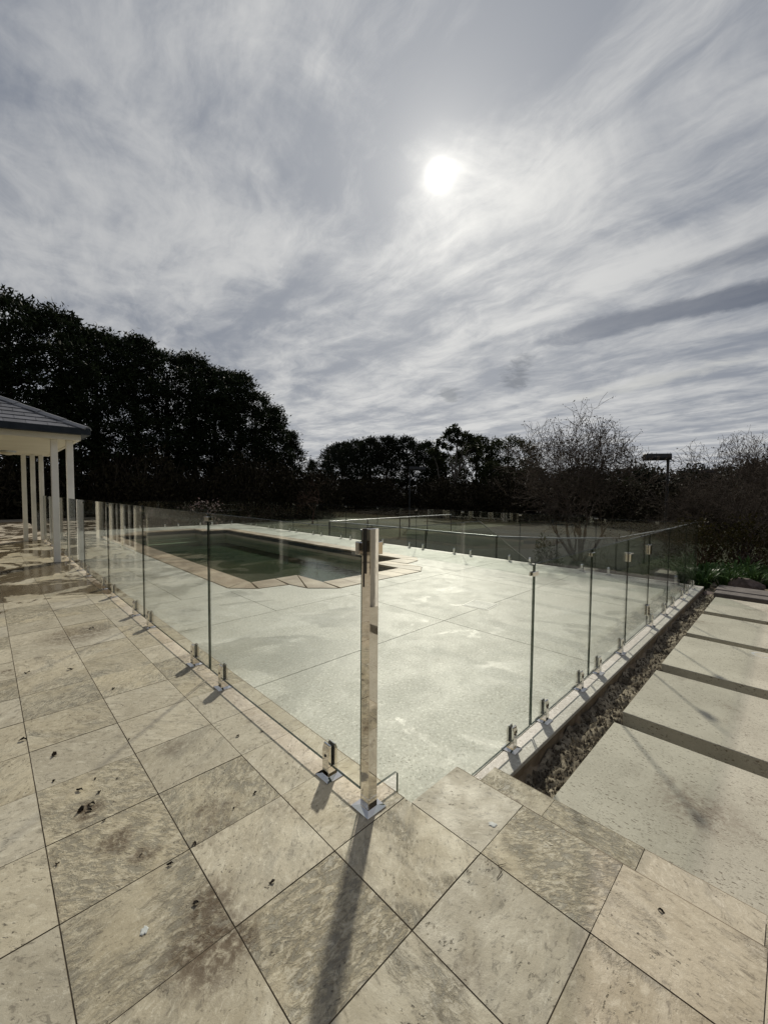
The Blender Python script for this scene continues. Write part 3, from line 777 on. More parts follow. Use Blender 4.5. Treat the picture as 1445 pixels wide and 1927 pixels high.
# 2 path fence, along v on u = 1.315
UF = 1.315; RT = .905; RB = D + GB
fr = empty('glass_fence', W(0, 0, 0), 'frameless glass fence on the concrete kerb beside the stone path, with a raked first panel', 'glass fence', 'frameless glass pool fences')
raked = [(1.245, .052), (1.392, .052), (1.400, .044), (1.400, RB), (2.818, RB), (2.818, RT - .016), (2.812, RT - .004), (2.800, RT), (2.788, RT + .004), (2.100, 1.243), (2.084, 1.247), (1.245, 1.247)]
panel_poly('raked_panel', raked, 'u', UF, fr)
for a, b_ in ((2.834, 4.005), (4.021, 5.165), (6.135, 7.285), (7.301, 8.63), (8.646, 9.735)): panel_poly('glass_panel', rect(a, b_, RB, RT), 'u', UF, fr)
for v in (2.55, 3.06, 3.80, 4.275, 5.0, 6.337, 7.10, 7.68, 8.40, 8.87, 9.45): put_spigot(fr, W(UF, v, D + .002), 0, True)
for v, z in ((2.826, RT - .072), (4.013, RT - .05)): share('joint_clip', CLIP, fr, W(UF, v, z), 0)
# 3 far fence across the deck on v = 9.75, returns at the pool head
VB = 9.75; BT = .914
fb = empty('glass_fence', W(0, 0, 0), 'long frameless glass fence on the far side of the pool, in front of the lawn', 'glass fence', 'frameless glass pool fences')
ub = [21.2, 19.30, 17.47, 15.62, 13.78, 11.94, 10.216, 8.432, 6.685, 4.937, 3.13]
for a, b_ in zip(ub[1:], ub[:-1]):
    panel_poly('glass_panel', rect(a + .008, b_ - .008, RB, BT), 'v', VB, fb)
panel_poly('glass_panel', rect(1.345, 3.122, RB, BT - .038), 'v', VB, fb)
for a in ub[1:]:
    share('joint_clip', CLIP, fb, W(a, VB, BT - .05), math.pi / 2)
    for s in (-.29, .27): put_spigot(fb, W(a + s, VB, D), math.pi / 2, False)
put_spigot(fb, W(1.62, VB, D), math.pi / 2, False)
# 4 return at the pool head on u = 21.2
fh = empty('glass_fence', W(0, 0, 0), 'short frameless glass fence closing the far head of the pool by the dark trees', 'glass fence', 'frameless glass pool fences')
vh = [1.40, 3.1, 4.8, 6.46, 8.1, 9.74]
for a, b_ in zip(vh[:-1], vh[1:]):
    panel_poly('glass_panel', rect(a + .008, b_ - .008, RB, BT), 'u', 21.2, fh)
    for v in (a + .3, b_ - .3): put_spigot(fh, W(21.2, v, D), 0, False)
# gate
gate = empty('glass_gate', W(0, 0, 0), 'glass gate in the fence beside the path, hung on two steel hinges', 'gate')
panel_poly('gate_panel', rect(5.178, 6.122, RB + .01, RT), 'u', UF, gate)
def hinge(z0, z1):
    b = bmesh.new(); box(b, UF - .022, UF - .0065, 6.065, 6.165, z0, z1); box(b, UF + .0065, UF + .022, 6.065, 6.165, z0, z1)
    box(b, UF - .016, UF + .016, 6.1235, 6.1335, z0 + .004, z1 - .004); bev(b, .003)
    return link('hinge', b, M_STEEL, gate)
hinge(.645, .765); hinge(-.155, -.02)
b = bmesh.new(); box(b, UF - .03, UF - .0065, 5.183, 5.235, .65, .74); box(b, UF + .0065, UF + .03, 5.183, 5.235, .65, .74); box(b, UF - .045, UF + .045, 5.20, 5.22, .741, .752); bev(b, .003); link('latch', b, M_STEEL, gate)

# corner post
post = empty('corner_post', W(1.293, 1.193, 0), 'tall square mirror steel post standing where the two glass fences meet', 'post')
def lbox(bm_, x0, x1, y0, y1, z0, z1): return box(bm_, y0, y1, x0, x1, z0, z1)
b = bmesh.new(); lbox(b, -.026, .026, -.026, .026, .010, 1.256); bev(b, .0022, 2); link('shaft', b, M_STEEL, post)
b = bmesh.new()
lo = [b.verts.new((x * .056, y * .056, .0006)) for x, y in ((-1, -1), (1, -1), (1, 1), (-1, 1))]
md = [b.verts.new((x * .056, y * .056, .007)) for x, y in ((-1, -1), (1, -1), (1, 1), (-1, 1))]
hi = [b.verts.new((x * .0268, y * .0268, .012)) for x, y in ((-1, -1), (1, -1), (1, 1), (-1, 1))]
for a_, c_ in ((lo, md), (md, hi)):
    for i in range(4): b.faces.new((a_[i], a_[(i + 1) % 4], c_[(i + 1) % 4], c_[i]))
b.faces.new(lo); link('base_plate', b, M_STEEL, post)
b = bmesh.new(); lbox(b, -.0262, .0262, -.0262, .0262, .012, .062); bev(b, .002); sl = link('sleeve', b, M_STEEL, post); sl.scale = (1.03, 1.03, 1)
# clamps holding each sheet, one on either side of the post
b = bmesh.new(); lbox(b, -.022, -.0065, .027, .077, 1.135, 1.192); lbox(b, .0065, .022, .027, .077, 1.135, 1.192); bev(b, .0025); link('clamp', b, M_STEEL, post)
b = bmesh.new(); lbox(b, .027, .077, .0065 + .022, .022 + .022, 1.135, 1.192); lbox(b, .027, .077, -.022 + .022, -.0065 + .022, 1.135, 1.192); bev(b, .0025); link('clamp', b, M_STEEL, post)
b = bmesh.new(); lbox(b, -.0285, -.0265, -.004, .004, 1.06, 1.256); lbox(b, -.0285, -.0265, .010, .016, 1.0, 1.256); link('slot_reflection', b, M_RUBBER, post)  # black strips imitating the glass slot's reflection in the steel

# ------------------------------------------------------------------ house with verandah
house = empty('house', W(10, 0, 0), 'cream house with slate hip roof and a white verandah on square posts', 'house')
house.location = (0, 0, 0)
def hb(name, boxes, mat, parent=house, bevel=0.0):
    b = bmesh.new()
    for q in boxes: box(b, *q)
    if bevel: bev(b, bevel)
    return link(name, b, mat, parent)
EZ = 2.385     # underside of verandah ceiling
for (u0, v0) in ((10.05, .942), (10.05, 1.180)): hb('column', [(u0, u0 + .11, v0, v0 + .108, .001, EZ)], M_WHITE, bevel=.006)
for (u0, v0) in ((14.85, .757), (14.85, .945), (14.85, 1.125)): hb('column', [(u0, u0 + .10, v0, v0 + .10, .001, EZ)], M_WHITE, bevel=.006)
hb('ceiling', [(9.86, 15.15, -4.0, 1.32, EZ, EZ + .03)], M_CEIL)
hb('fascia', [(9.80, 9.859, -4.0, 1.38, EZ - .012, 2.50), (9.8595, 15.2, 1.321, 1.38, EZ - .012, 2.50), (15.151, 15.2, -4.0, 1.3205, EZ - .012, 2.50)], M_CREAM)
g = hb('gutter', [(9.66, 9.7985, -4.0, 1.52, 2.475, 2.60), (9.799, 15.3, 1.3815, 1.52, 2.475, 2.60)], M_GUTTER, bevel=.006)
# roof solid
TAN = math.tan(math.radians(26.5))
rb = bmesh.new()
e = [(9.70, 1.48), (15.35, 1.48), (15.35, -8.0), (9.70, -8.0)]
hgt = 2.825 * TAN
V_ = [rb.verts.new(W(u, v, 2.585)) for u, v in e] + [rb.verts.new(W(12.525, 1.48 - 2.825, 2.585 + hgt)), rb.verts.new(W(12.525, -8.0, 2.585 + hgt))]
for q in ((0, 1, 4), (1, 2, 5, 4), (2, 3, 5), (3, 0, 4, 5), (3, 2, 1, 0)): rb.faces.new([V_[i] for i in q])
roof = link('roof', rb, M_SLATE, house)
# slates on the hip face towards the terrace (face rising with u)
ce, se = math.cos(math.radians(26.5)), math.sin(math.radians(26.5))
CR, SW = .20, .30
def slate(v0, v1, k, cutv):
    """slate on course k between v0 and v1 (v1 trimmed by the hip)"""
    s0 = k * CR; s1 = s0 + CR + .03; lift = .012
    def P(s, v, d): return W(9.70 + s * ce - d * se, v, 2.585 + s * se + d * ce)
    b = bmesh.new()
    vt0 = min(v1, cutv(s0)); vt1 = min(v1, cutv(s1))
    if vt0 - v0 < .02: b.free(); return
    vt1 = max(vt1, v0 + .004)
    lo = [P(s0, v0, .006), P(s0, vt0, .006), P(s1, vt1, .001), P(s1, v0, .001)]
    hi = [P(s0, v0, .020), P(s0, vt0, .020), P(s1, vt1, .006), P(s1, v0, .006)]
    A = [b.verts.new(p) for p in lo]; B = [b.verts.new(p) for p in hi]
    b.faces.new(A); b.faces.new(B)
    for i in range(4): b.faces.new((A[i], A[(i + 1) % 4], B[(i + 1) % 4], B[i]))
    link('slate', b, M_SLATE, roof)
for k in range(14):
    off = (k % 2) * SW / 2
    for j in range(9):
        v1 = 1.48 - j * SW + off - .002; v0 = v1 - SW + .006
        if v0 < -.55: continue
        slate(v0, v1, k, lambda s: 1.48 - s * ce - .05)
# hip capping
hb_ = bmesh.new()
pa = Vector(W(9.70, 1.48, 2.59)); pb = Vector(W(12.525, 1.48 - 2.825, 2.59 + hgt)); d_ = (pb - pa); Lh = d_.length; d_.normalize()
side = d_.cross(Vector((0, 0, 1))).normalized(); upn = side.cross(d_)
for k in range(9):
    p0 = pa + d_ * (Lh / 9 * k); p1 = pa + d_ * (Lh / 9 * (k + 1) + .03)
    b = bmesh.new(); vs_ = []
    for p, l_ in ((p0, .034), (p1, .020)):
        for sx, zz in ((-.11, -.035), (-.04, .012), (.04, .012), (.11, -.035)): vs_.append(b.verts.new(p + side * sx + upn * (zz + l_)))
        for sx, zz in ((.11, -.047), (-.11, -.047)): vs_.append(b.verts.new(p + side * sx + upn * (zz + l_)))
    for i in range(6): b.faces.new((vs_[i], vs_[(i + 1) % 6], vs_[6 + (i + 1) % 6], vs_[6 + i]))
    b.faces.new(vs_[:6]); b.faces.new(vs_[6:])
    link('hip_cap', b, M_RIDGE, roof)
# wall under the verandah with white french windows, seen in the glass
hb('wall', [(10.3, 14.8, -.16, -.02, 2.15, EZ - .001)] + [(a, b_, -.16, -.02, .0, 2.149) for a, b_ in ((10.3, 10.42), (11.52, 11.68), (12.78, 12.94), (14.04, 14.8))], M_CREAM)
hb('wall', [(10.3, 14.8, -4.2, -4.0, .0, 3.0), (10.1, 10.298, -4.2, -.2, .0, EZ - .001)], M_CREAM)
def window(u0, u1, v, z0, z1, cols=2, rows=3, wall_dir=1):
    fr_ = .07
    bx = [(u0, u1, v - .03, v + .03, z0, z0 + fr_), (u0, u1, v - .03, v + .03, z1 - fr_, z1), (u0, u0 + fr_, v - .03, v + .03, z0 + fr_, z1 - fr_), (u1 - fr_, u1, v - .03, v + .03, z0 + fr_, z1 - fr_)]
    for i in range(1, cols):
        x = u0 + (u1 - u0) * i / cols; bx.append((x - .022, x + .022, v - .02, v + .02, z0 + fr_, z1 - fr_))
    o = hb('window', bx, M_WHITE)
    b = bmesh.new(); zr = z0 + (z1 - z0) * .62; 
    for i in range(cols):
        x0 = u0 + (u1 - u0) * i / cols + .07; x1 = u0 + (u1 - u0) * (i + 1) / cols - .07; box(b, x0, x1, v - .0205, v + .0215, zr - .02, zr + .02)
    link('glazing_bar', b, M_WHITE, o)
    b = bmesh.new(); box(b, u0 + fr_, u1 - fr_, v - .006, v + .006, z0 + fr_, z1 - fr_); link('pane', b, M_WPANE, o)
for u0 in (10.43, 11.69, 12.95): window(u0, u0 + 1.08, -.06, .03, 2.14)
# the long wing behind the camera: wall, windows, verandah posts (only met in reflections)
hb('wall', [(-6, 10.098, -5.9, -5.7, .0, 3.1)], M_CREAM)
for k in range(6): window(-4.6 + k * 2.3, -3.1 + k * 2.3, -5.66, .05, 2.2)
for k in range(7): hb('column', [(-6.9 + k * 2.3, -6.76 + k * 2.3, -3.67, -3.53, .001, EZ)], M_WHITE)
hb('column', [(7.0, 7.12, -1.87, -1.75, .001, EZ)], M_WHITE)
hb('ceiling', [(-7.2, 9.798, -5.69, -3.3, EZ, EZ + .05), (6.8, 9.798, -3.2995, -1.6, EZ, EZ + .05)], M_CEIL)
rb = bmesh.new()
V_ = [rb.verts.new(W(u, v, z)) for u, v, z in ((-7.4, -3.1, 2.46), (9.65, -3.1, 2.46), (9.65, -7.3, 4.5), (-7.4, -7.3, 4.5), (9.65, -11, 2.46), (-7.4, -11, 2.46))]
rb.faces.new([V_[i] for i in (0, 1, 2, 3)]); rb.faces.new([V_[i] for i in (3, 2, 4, 5)]); rb.faces.new([V_[i] for i in (0, 3, 5)]); rb.faces.new([V_[i] for i in (1, 4, 2)]); rb.faces.new([V_[i] for i in (0, 5, 4, 1)])
link('roof', rb, M_SLATE, house)
wing = empty('garden_house', (0, 0, 0), 'tan rendered garden wing with verandah posts, mirrored in the glass and post', 'house')
hb('wall', [(-5.0, -4.8, 1.0, 8.2, -.9, 2.6)], M_TAN, wing); hb('floor', [(-4.79, -2.15, 1.0, 8.2, -.9, -.46)], M_SLAB, wing)
for v0 in (4.5, 7.04): hb('column', [(-2.34, -2.22, v0, v0 + .12, -.459, 2.3)], M_WHITE, wing)
hb('roof', [(-8.5, -2.0, .8, 8.4, 2.301, 2.42)], M_SLATE, wing)
lt = empty('ceiling_light', W(13.9, .47, EZ - .001), 'small round cream ceiling light under the verandah roof', 'ceiling light')
b = bmesh.new(); bmesh.ops.create_cone(b, cap_ends=True, segments=20, radius1=.15, radius2=.17, depth=.04, matrix=Matrix.Translation((0, 0, -.02))); link('base', b, M_GALV, lt)
b = bmesh.new(); bmesh.ops.create_uvsphere(b, u_segments=20, v_segments=10, radius=.14, matrix=Matrix.Translation((0, 0, -.041)) @ Matrix.Diagonal((1, 1, .5, 1)));
bmesh.ops.delete(b, geom=[v for v in b.verts if v.co.z > -.039], context='VERTS'); link('diffuser', b, M_CEIL, lt)

# ------------------------------------------------------------------ trees
def conifer_mesh(seed, h=13.4, rad=2.9, nclump=310, per=80, flat=.75, spiky=0.0, mat=M_CYP, low=.02):
    rg = np.random.default_rng(seed)
    t = rg.random(nclump) ** .85; t = low + (1 - low) * t
    prof = np.where(t < .25, .75 + t, 1.0) * np.clip((1 - t ** (4.5 if flat > .5 else 1.15)), 0, 1) ** (.5 if flat > .5 else .9)
    prof = np.maximum(prof, .10)
    lob = 1 + .22 * np.sin(rg.random() * 6 + t * 9)
    a = rg.random(nclump) * 2 * math.pi; rr = rad * prof * lob * (1 - .75 * rg.random(nclump) ** 2.2)
    cx = np.cos(a) * rr; cy = np.sin(a) * rr; cz = t * h
    C = np.stack([cx, cy, cz], 1)
    size = rg.uniform(.30, .70, nclump) * (rad / 2.9)
    idx = np.repeat(np.arange(nclump), per); m = len(idx)
    off = rg.normal(size=(m, 3)) * np.array([.55, .55, .38])
    P = C[idx] + off * size[idx][:, None]
    out = np.stack([np.cos(a), np.sin(a), np.zeros(nclump)], 1)[idx]
    Dd = out * .55 + rg.normal(size=(m, 3)) * .55 + np.array([0, 0, .45 + spiky])
    L = rg.uniform(.13, .36, m) * (rad / 2.9) ** .5; 
    return cards_mesh('crown', P, Dd, L, L * rg.uniform(.22, .42, m), mat, rg)
def trunk_lines(rg, h, r0, nl=14, rad=2.2, lean=.3):
    k = 8; z = np.linspace(0, h, k); x = np.cumsum(rg.normal(size=k)) * .05 * lean * h / 4; y = np.cumsum(rg.normal(size=k)) * .05 * lean * h / 4
    x -= x[0]; y -= y[0]
    L = [(np.stack([x, y, z], 1), np.linspace(r0, r0 * .2, k), 7)]
    for i in range(nl):
        zi = rg.uniform(.12, .9) * h; a = rg.random() * 6.28; ln = rad * (1 - .4 * zi / h) * rg.uniform(.6, 1)
        xi = np.interp(zi, z, x); yi = np.interp(zi, z, y)
        p = np.array([[xi, yi, zi], [xi + math.cos(a) * ln * .5, yi + math.sin(a) * ln * .5, zi + ln * .22], [xi + math.cos(a) * ln, yi + math.sin(a) * ln, zi + ln * .6]])
        L.append((p, [r0 * .3, r0 * .2, r0 * .06], 5))
    return L
GZ = -.95
CT0 = tubes_mesh('trunk', trunk_lines(np.random.default_rng(88), 8.0, .2, 10, 1.4), M_BARK)
CONE = conifer_mesh(130, 10.6, 3.1, 260, 60, .2, .35)
CYP = [conifer_mesh(100 + i) for i in range(4)]
CTR = [tubes_mesh('trunk', trunk_lines(np.random.default_rng(60 + i), 12.2, .30), M_BARK) for i in range(4)]
row = [(-3.6, 33.5, 1.02), (-1.3, 33.0, .97), (1.1, 32.3, 1.0), (3.5, 32.4, .985), (5.7, 33.1, .95), (8.1, 33.9, .985), (10.3, 34.6, .955), (12.5, 35.2, .99), (14.5, 35.4, .94), (16.6, 35.8, .96), (18.6, 36.2, .86), (20.6, 36.6, .98), (23.2, 37.4, .80)]
ORD = ['first', 'second', 'third', 'fourth', 'fifth', 'sixth', 'seventh', 'eighth', 'ninth', 'tenth', 'eleventh', 'twelfth', 'thirteenth']
lab = ['leftmost giant of the dark cypress row above the house roof', 'spiky topped cypress above the slate roof of the house']
for i, (v, u, s) in enumerate(row):
    t = empty('cypress_tree', W(u, v, GZ), 'dark cypress in the close row behind the house and pool', 'tree', 'cypress row behind the house', rotz=i * 1.7)
    t.scale = (s * (1.06 if i % 2 else 1.16), s * 1.1, s)
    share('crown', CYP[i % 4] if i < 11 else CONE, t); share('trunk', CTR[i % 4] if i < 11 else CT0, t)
for i, (v, u) in enumerate([(-17 - (k % 2), 6 + 4.4 * k) for k in range(9)] + [(2 + 4.6 * k, -19 - (k % 2)) for k in range(9)]):  # unseen trees, added to darken what the fence glass mirrors
    t = empty('cypress_tree', W(u, v, GZ), 'dark tree added out of view to keep bright sky out of the glass', 'tree', 'dark trees added out of view', rotz=i * 1.3)
    t.scale = (1.15, 1.15, .62); share('crown', CYP[i % 4], t); share('trunk', CTR[i % 4], t)
# second line of conifers beyond the court
CON = [conifer_mesh(200 + i, 8.9, 2.6, 230, 46, .2, .5, M_CYP2) for i in range(3)]
CON2 = [conifer_mesh(220 + i, 8.9, 2.5, 300, 50, .9, .9, M_CYP2) for i in range(3)]
CT2 = tubes_mesh('trunk', trunk_lines(np.random.default_rng(80), 8.2, .2, 10, 1.6), M_BARK)
con = [(44, 64, 'p', .92), (49.5, 66, 'p', .86), (36.5, 47.5, 'f', 1.0), (34.9, 43.5, 'f', 1.0), (34.6, 40.2, 'f', 1.0), (34.4, 37.3, 'f', 1.0), (34.8, 34.9, 'f', 1.0), (36.5, 33.2, 'f', 1.0), (40, 33, 'f', .96), (39, 30.5, 'p', .8)]
for i, (v, u, k, s) in enumerate(con):
    t = empty('conifer_tree', W(u, v, GZ), (ORD[max(0, i - 2)] + ' dark upright conifer from the left in the lower row beyond the tennis court') if k == 'f' else ('small pointed dark conifer in the gap beyond the tall row, ' + ('the left one' if i == 0 else 'right of its twin' if i == 1 else 'nearest the gum tree')), 'tree', 'conifers beyond the court', rotz=i * 2.1)
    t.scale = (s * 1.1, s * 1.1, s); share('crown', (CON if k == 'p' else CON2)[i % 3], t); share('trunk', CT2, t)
# gum tree with pale limbs, and its dense neighbours
def gum(seed, h, spread, mat, nl, leafn, pale=True, dens=1.0):
    rg = np.random.default_rng(seed); lines = []; tips = []
    def grow(p, d, r, L, lvl):
        k = 6; pts = [p]; dd = d.copy()
        for i in range(k - 1):
            dd = dd + rg.normal(size=3) * .16 + np.array([0, 0, .05]); dd /= np.linalg.norm(dd); pts.append(pts[-1] + dd * L / (k - 1))
        pts = np.array(pts); lines.append((pts, np.linspace(r, r * .55, k), 7 if lvl < 2 else 4))
        if lvl >= 3: tips.append(pts[-1]); tips.append(pts[-3]); return
        for c in range(nl if lvl else nl + 1):
            nd = dd + rg.normal(size=3) * np.array([.65, .65, .3]) * spread; nd[2] = abs(nd[2]) * .8 + .1; nd /= np.linalg.norm(nd)
            grow(pts[-1 if c < 2 else -2], nd, r * .55, L * rg.uniform(.55, .8), lvl + 1)
    grow(np.zeros(3), np.array([.05, .1, 1.]), h * .022, h * .40, 0)
    tr = tubes_mesh('trunk', lines, M_GUM if pale else M_BARK)
    T = np.array(tips); idx = np.repeat(np.arange(len(T)), leafn); m = len(idx)
    P = T[idx] + rg.normal(size=(m, 3)) * h * .055
    Dd = rg.normal(size=(m, 3)) + np.array([0, 0, -.35]); L = rg.uniform(.22, .5, m)
    return cards_mesh('crown', P, Dd, L, L * .38, mat, rg), tr
# local x = to the right as seen from the terrace, z up
def gum_hand():
    rg = np.random.default_rng(5); S = .055
    def pl(pts_, r0, r1, sd=6):
        p = np.array([(x * S, d, z * S) for x, d, z in pts_], float); k = len(p); tt = np.linspace(0, k - 1, k * 4)
        q = np.stack([np.interp(tt, np.arange(k), p[:, j]) for j in range(3)], 1); q[1:-1] += rg.normal(size=(len(q) - 2, 3)) * .03
        return (q, np.linspace(r0, r1, len(q)), sd)
    L = [pl([(0, 0, 0), (-4, 0, 30), (-2, .1, 66)], .26, .19, 8), pl([(-2, .1, 66), (-6, .2, 85), (-8, .1, 105), (-18, -.3, 122)], .13, .05), pl([(-2, .1, 66), (-1, 0, 92), (1, .1, 128), (2, .3, 158)], .15, .05),
         pl([(-2, .1, 66), (4, -.2, 84), (8, -.5, 108), (9, -.6, 130)], .12, .04), pl([(4, -.2, 84), (14, -.4, 100), (19, -.3, 122)], .09, .035),
         pl([(-16, .3, 22), (-24, .4, 50), (-31, .3, 70), (-36, .3, 96)], .11, .05), pl([(14, -.8, 28), (20, -1, 48), (27, -1.1, 64), (25, -1.1, 78), (32, -1.2, 92)], .09, .03),
         pl([(3, 0, 68), (14, -.6, 78), (22, -.9, 94), (25, -1, 102)], .08, .03)]
    for a_, b2 in (((-18, -.3, 122), (-34, 0, 138)), ((1, .1, 128), (-14, .2, 150)), ((1, .1, 128), (16, .4, 150)), ((9, -.6, 130), (28, -.4, 138)), ((19, -.3, 122), (40, 0, 124)), ((-36, .3, 96), (-46, .3, 118))):
        L.append(pl([a_, tuple((np.array(a_) + np.array(b2)) / 2 + np.array([0, 0, 3.])), b2], .05, .02, 5))
    tr_ = tubes_mesh('trunk', L, M_GUM)
    cl = [(-2, .2, 163, 11), (-12, 0, 158, 9), (9, .3, 155, 10), (-20, .1, 150, 8), (20, 0, 148, 9), (-34, .1, 138, 7), (-26, 0, 132, 7), (-5, .4, 146, 10), (30, -.2, 138, 9), (12, .5, 138, 10), (-12, .5, 132, 7), (38, 0, 128, 9), (26, .5, 122, 10), (-46, .2, 120, 6), (-40, .4, 126, 5), (44, .3, 112, 9), (34, .6, 108, 10), (8, .9, 120, 9), (-22, .8, 116, 7), (42, .2, 92, 9), (36, -.6, 60, 10), (30, -.8, 38, 11), (14, -.9, 34, 9), (44, -.4, 76, 9)]
    P = []; 
    for x, d, z, r in cl:
        n_ = int(34 * r); g = rg.normal(size=(n_, 3)); g /= np.linalg.norm(g, axis=1, keepdims=True); g *= rg.random((n_, 1)) ** .4
        sub = rg.integers(0, 7, n_); so = rg.normal(size=(7, 3)) * .5
        P.append(np.array([x * S, d, z * S]) + (g * .55 + so[sub]) * r * S * np.array([1, 1.2, .8]))
    P = np.concatenate(P); m = len(P); ll = rg.uniform(.16, .36, m)
    return cards_mesh('crown', P, rg.normal(size=(m, 3)) + np.array([0, 0, -.2]), ll, ll * .42, M_EUC, rg), tr_
RIGHT = -0.7778
cr, tr = gum_hand()
t = empty('gum_tree', W(24.9, 35.0, GZ), 'tall gum tree with pale bare limbs rising above the dark conifers', 'tree', rotz=RIGHT); share('crown', cr, t); share('trunk', tr, t)
DT = [conifer_mesh(240 + i, 8.6, 3.0, 250, 60, .9, .2, M_EUC) for i in range(2)]
for i, (v, u, s, lab_) in enumerate(((40.5, 26.0, 1.0, 'dense round dark tree just right of the pale limbed gum'), (42.5, 23.2, 1.0, 'dense dark tree at the right edge of the gum clump, beside the bare tree'),
                                     (36.5, 21.5, .62, 'lower dark green tree in front of the gum clump'), (39.5, 29.5, .80, 'dark bushy tree standing behind the gum, half hidden by its limbs'), (37.5, 18.6, .55, 'low dark tree trailing down to the right from the gum clump'), (44, 15.5, .48, 'low dark tree behind the left half of the large bare tree'), (47, 12.0, .46, 'low dark tree behind the right half of the large bare tree'))):
    t = empty('dense_tree', W(u, v, GZ), lab_, 'tree', rotz=i * 1.9); t.scale = (s * 1.05, s * 1.05, s); share('crown', DT[i % 2], t); share('trunk', CT2, t)
# broad shrubs and hedging: low dome crowns
def shrub_mesh(seed, rx, ry, h, n, mat, L=(.1, .25), w=.4, name='foliage'):
    rg = np.random.default_rng(seed); nc = max(12, n // 40); a = rg.random(nc) * 6.28; zz = rg.random(nc)
    rr = np.sqrt(1 - zz ** 2 * .9) * (1 - .6 * rg.random(nc) ** 2)
    C = np.stack([np.cos(a) * rr * rx, np.sin(a) * rr * ry, zz * h * .92 + .05 * h], 1)
    idx = rg.integers(0, nc, n); P = C[idx] + rg.normal(size=(n, 3)) * np.array([rx, ry, h]) * .12; P[:, 2] = np.abs(P[:, 2])
    ll = rg.uniform(L[0], L[1], n)
    return cards_mesh(name, P, rg.normal(size=(n, 3)) + np.array([0, 0, .4]), ll, ll * w, mat, rg)
def stems_mesh(seed, rx, ry, h, n, mat=M_TWIG, r=.012):
    rg = np.random.default_rng(seed); L = []
    for i in range(n):
        a = rg.random() * 6.28; q = rg.random() ** .6
        p = [np.array([rg.normal() * .06 * rx, rg.normal() * .06 * ry, 0])]
        end = np.array([math.cos(a) * rx * q, math.sin(a) * ry * q, h * rg.uniform(.6, 1.02)])
        for s in (.35, .7, 1.0): p.append(p[0] * (1 - s) + end * s + rg.normal(size=3) * .05 * h * np.array([1, 1, .3]))
        L.append((np.array(p), np.array([1, .8, .55, .25]) * r, 4))
    return tubes_mesh('stems', L, mat)
SH = [shrub_mesh(300 + i, 2.6, 2.6, 3.0, 5200, M_SHRUB, (.12, .34), .4) for i in range(3)]
SS = stems_mesh(310, 2.4, 2.4, 3.1, 70, M_TWIG, .03)
# dark understorey below the cypress row
for i in range(12):
    v = -5 + i * 2.5; t = empty('dark_shrub', W(30.0 + .5 * math.sin(i * 2.3) + i * .18, v, GZ), 'dark shrub in the unlit understorey below the cypress row', 'shrub', 'shrubs below the cypress row', rotz=i * 1.3)
    t.scale = (1.1, .85, 1.35 + .2 * math.sin(i * 1.7)); share('foliage', SH[i % 3], t); share('stems', SS, t)
for i in range(11):
    u = 48 - i * 3.0; t = empty('dark_shrub', W(u, 31.0 + .8 * math.sin(i * 1.9) + (2 if i > 6 else 0), GZ), 'dark shrub standing beyond the tennis court under the conifers', 'shrub', 'shrubs beyond the court', rotz=i * 1.1)
    t.scale = (1.1, 1.1, 1.1 + .2 * math.sin(i * 2.7)); share('foliage', SH[(i + 1) % 3], t); share('stems', SS, t)
# brown tangle of shrubs on the right, falling away behind the bare trees
hs = [(36, 14.5, 1.10), (37, 11.5, 1.0), (34, 8.5, .98), (35, 5.8, 1.0), (33, 3.2, .98), (34, .8, 1.02), (33, -1.6, 1.0), (32, -3.8, 1.05), (38, 17.5, 1.2), (29, 2, .8), (29, -.5, .85), (28, 4.6, .8)]
for i, (v, u, s) in enumerate(hs):
    t = empty('brown_shrub', W(u, v, GZ), 'brown leafless looking shrub in the tangle behind the bare trees', 'shrub', 'brown shrubs behind the bare trees', rotz=i * .9)
    t.scale = (s, s * 1.05, s * (1 + .1 * math.sin(i * 3.1))); share('foliage', SH[i % 3], t); share('stems', SS, t)
FT = shrub_mesh(320, 7, 7, 7.0, 7000, M_CYP2, (.4, 1.0), .5)
for i, (v, u, s) in enumerate(((88, 22, 1.0), (90, 12, .95), (86, 3, 1.0), (84, -5, 1.02), (90, 32, 1.05), (80, 40, 1.05))):
    t = empty('distant_tree', W(u, v, GZ), 'distant flat topped dark tree on the skyline behind the floodlights', 'tree', 'distant trees on the skyline', rotz=i); t.scale = (s, s, s * .95)
    share('crown', FT, t)
    share('trunk', tubes_mesh('trunk', [(np.array([[0, 0, 0], [.1, 0, 2.], [.1, .2, 5.]]), [.3, .25, .12], 6)], M_BARK) if i == 0 else _ft, t) if i else None
    if i == 0:
        _ft = tubes_mesh('trunk', [(np.array([[0, 0, 0], [.1, 0, 2.], [.1, .2, 5.]]), [.3, .25, .12], 6)], M_BARK); share('trunk', _ft, t)

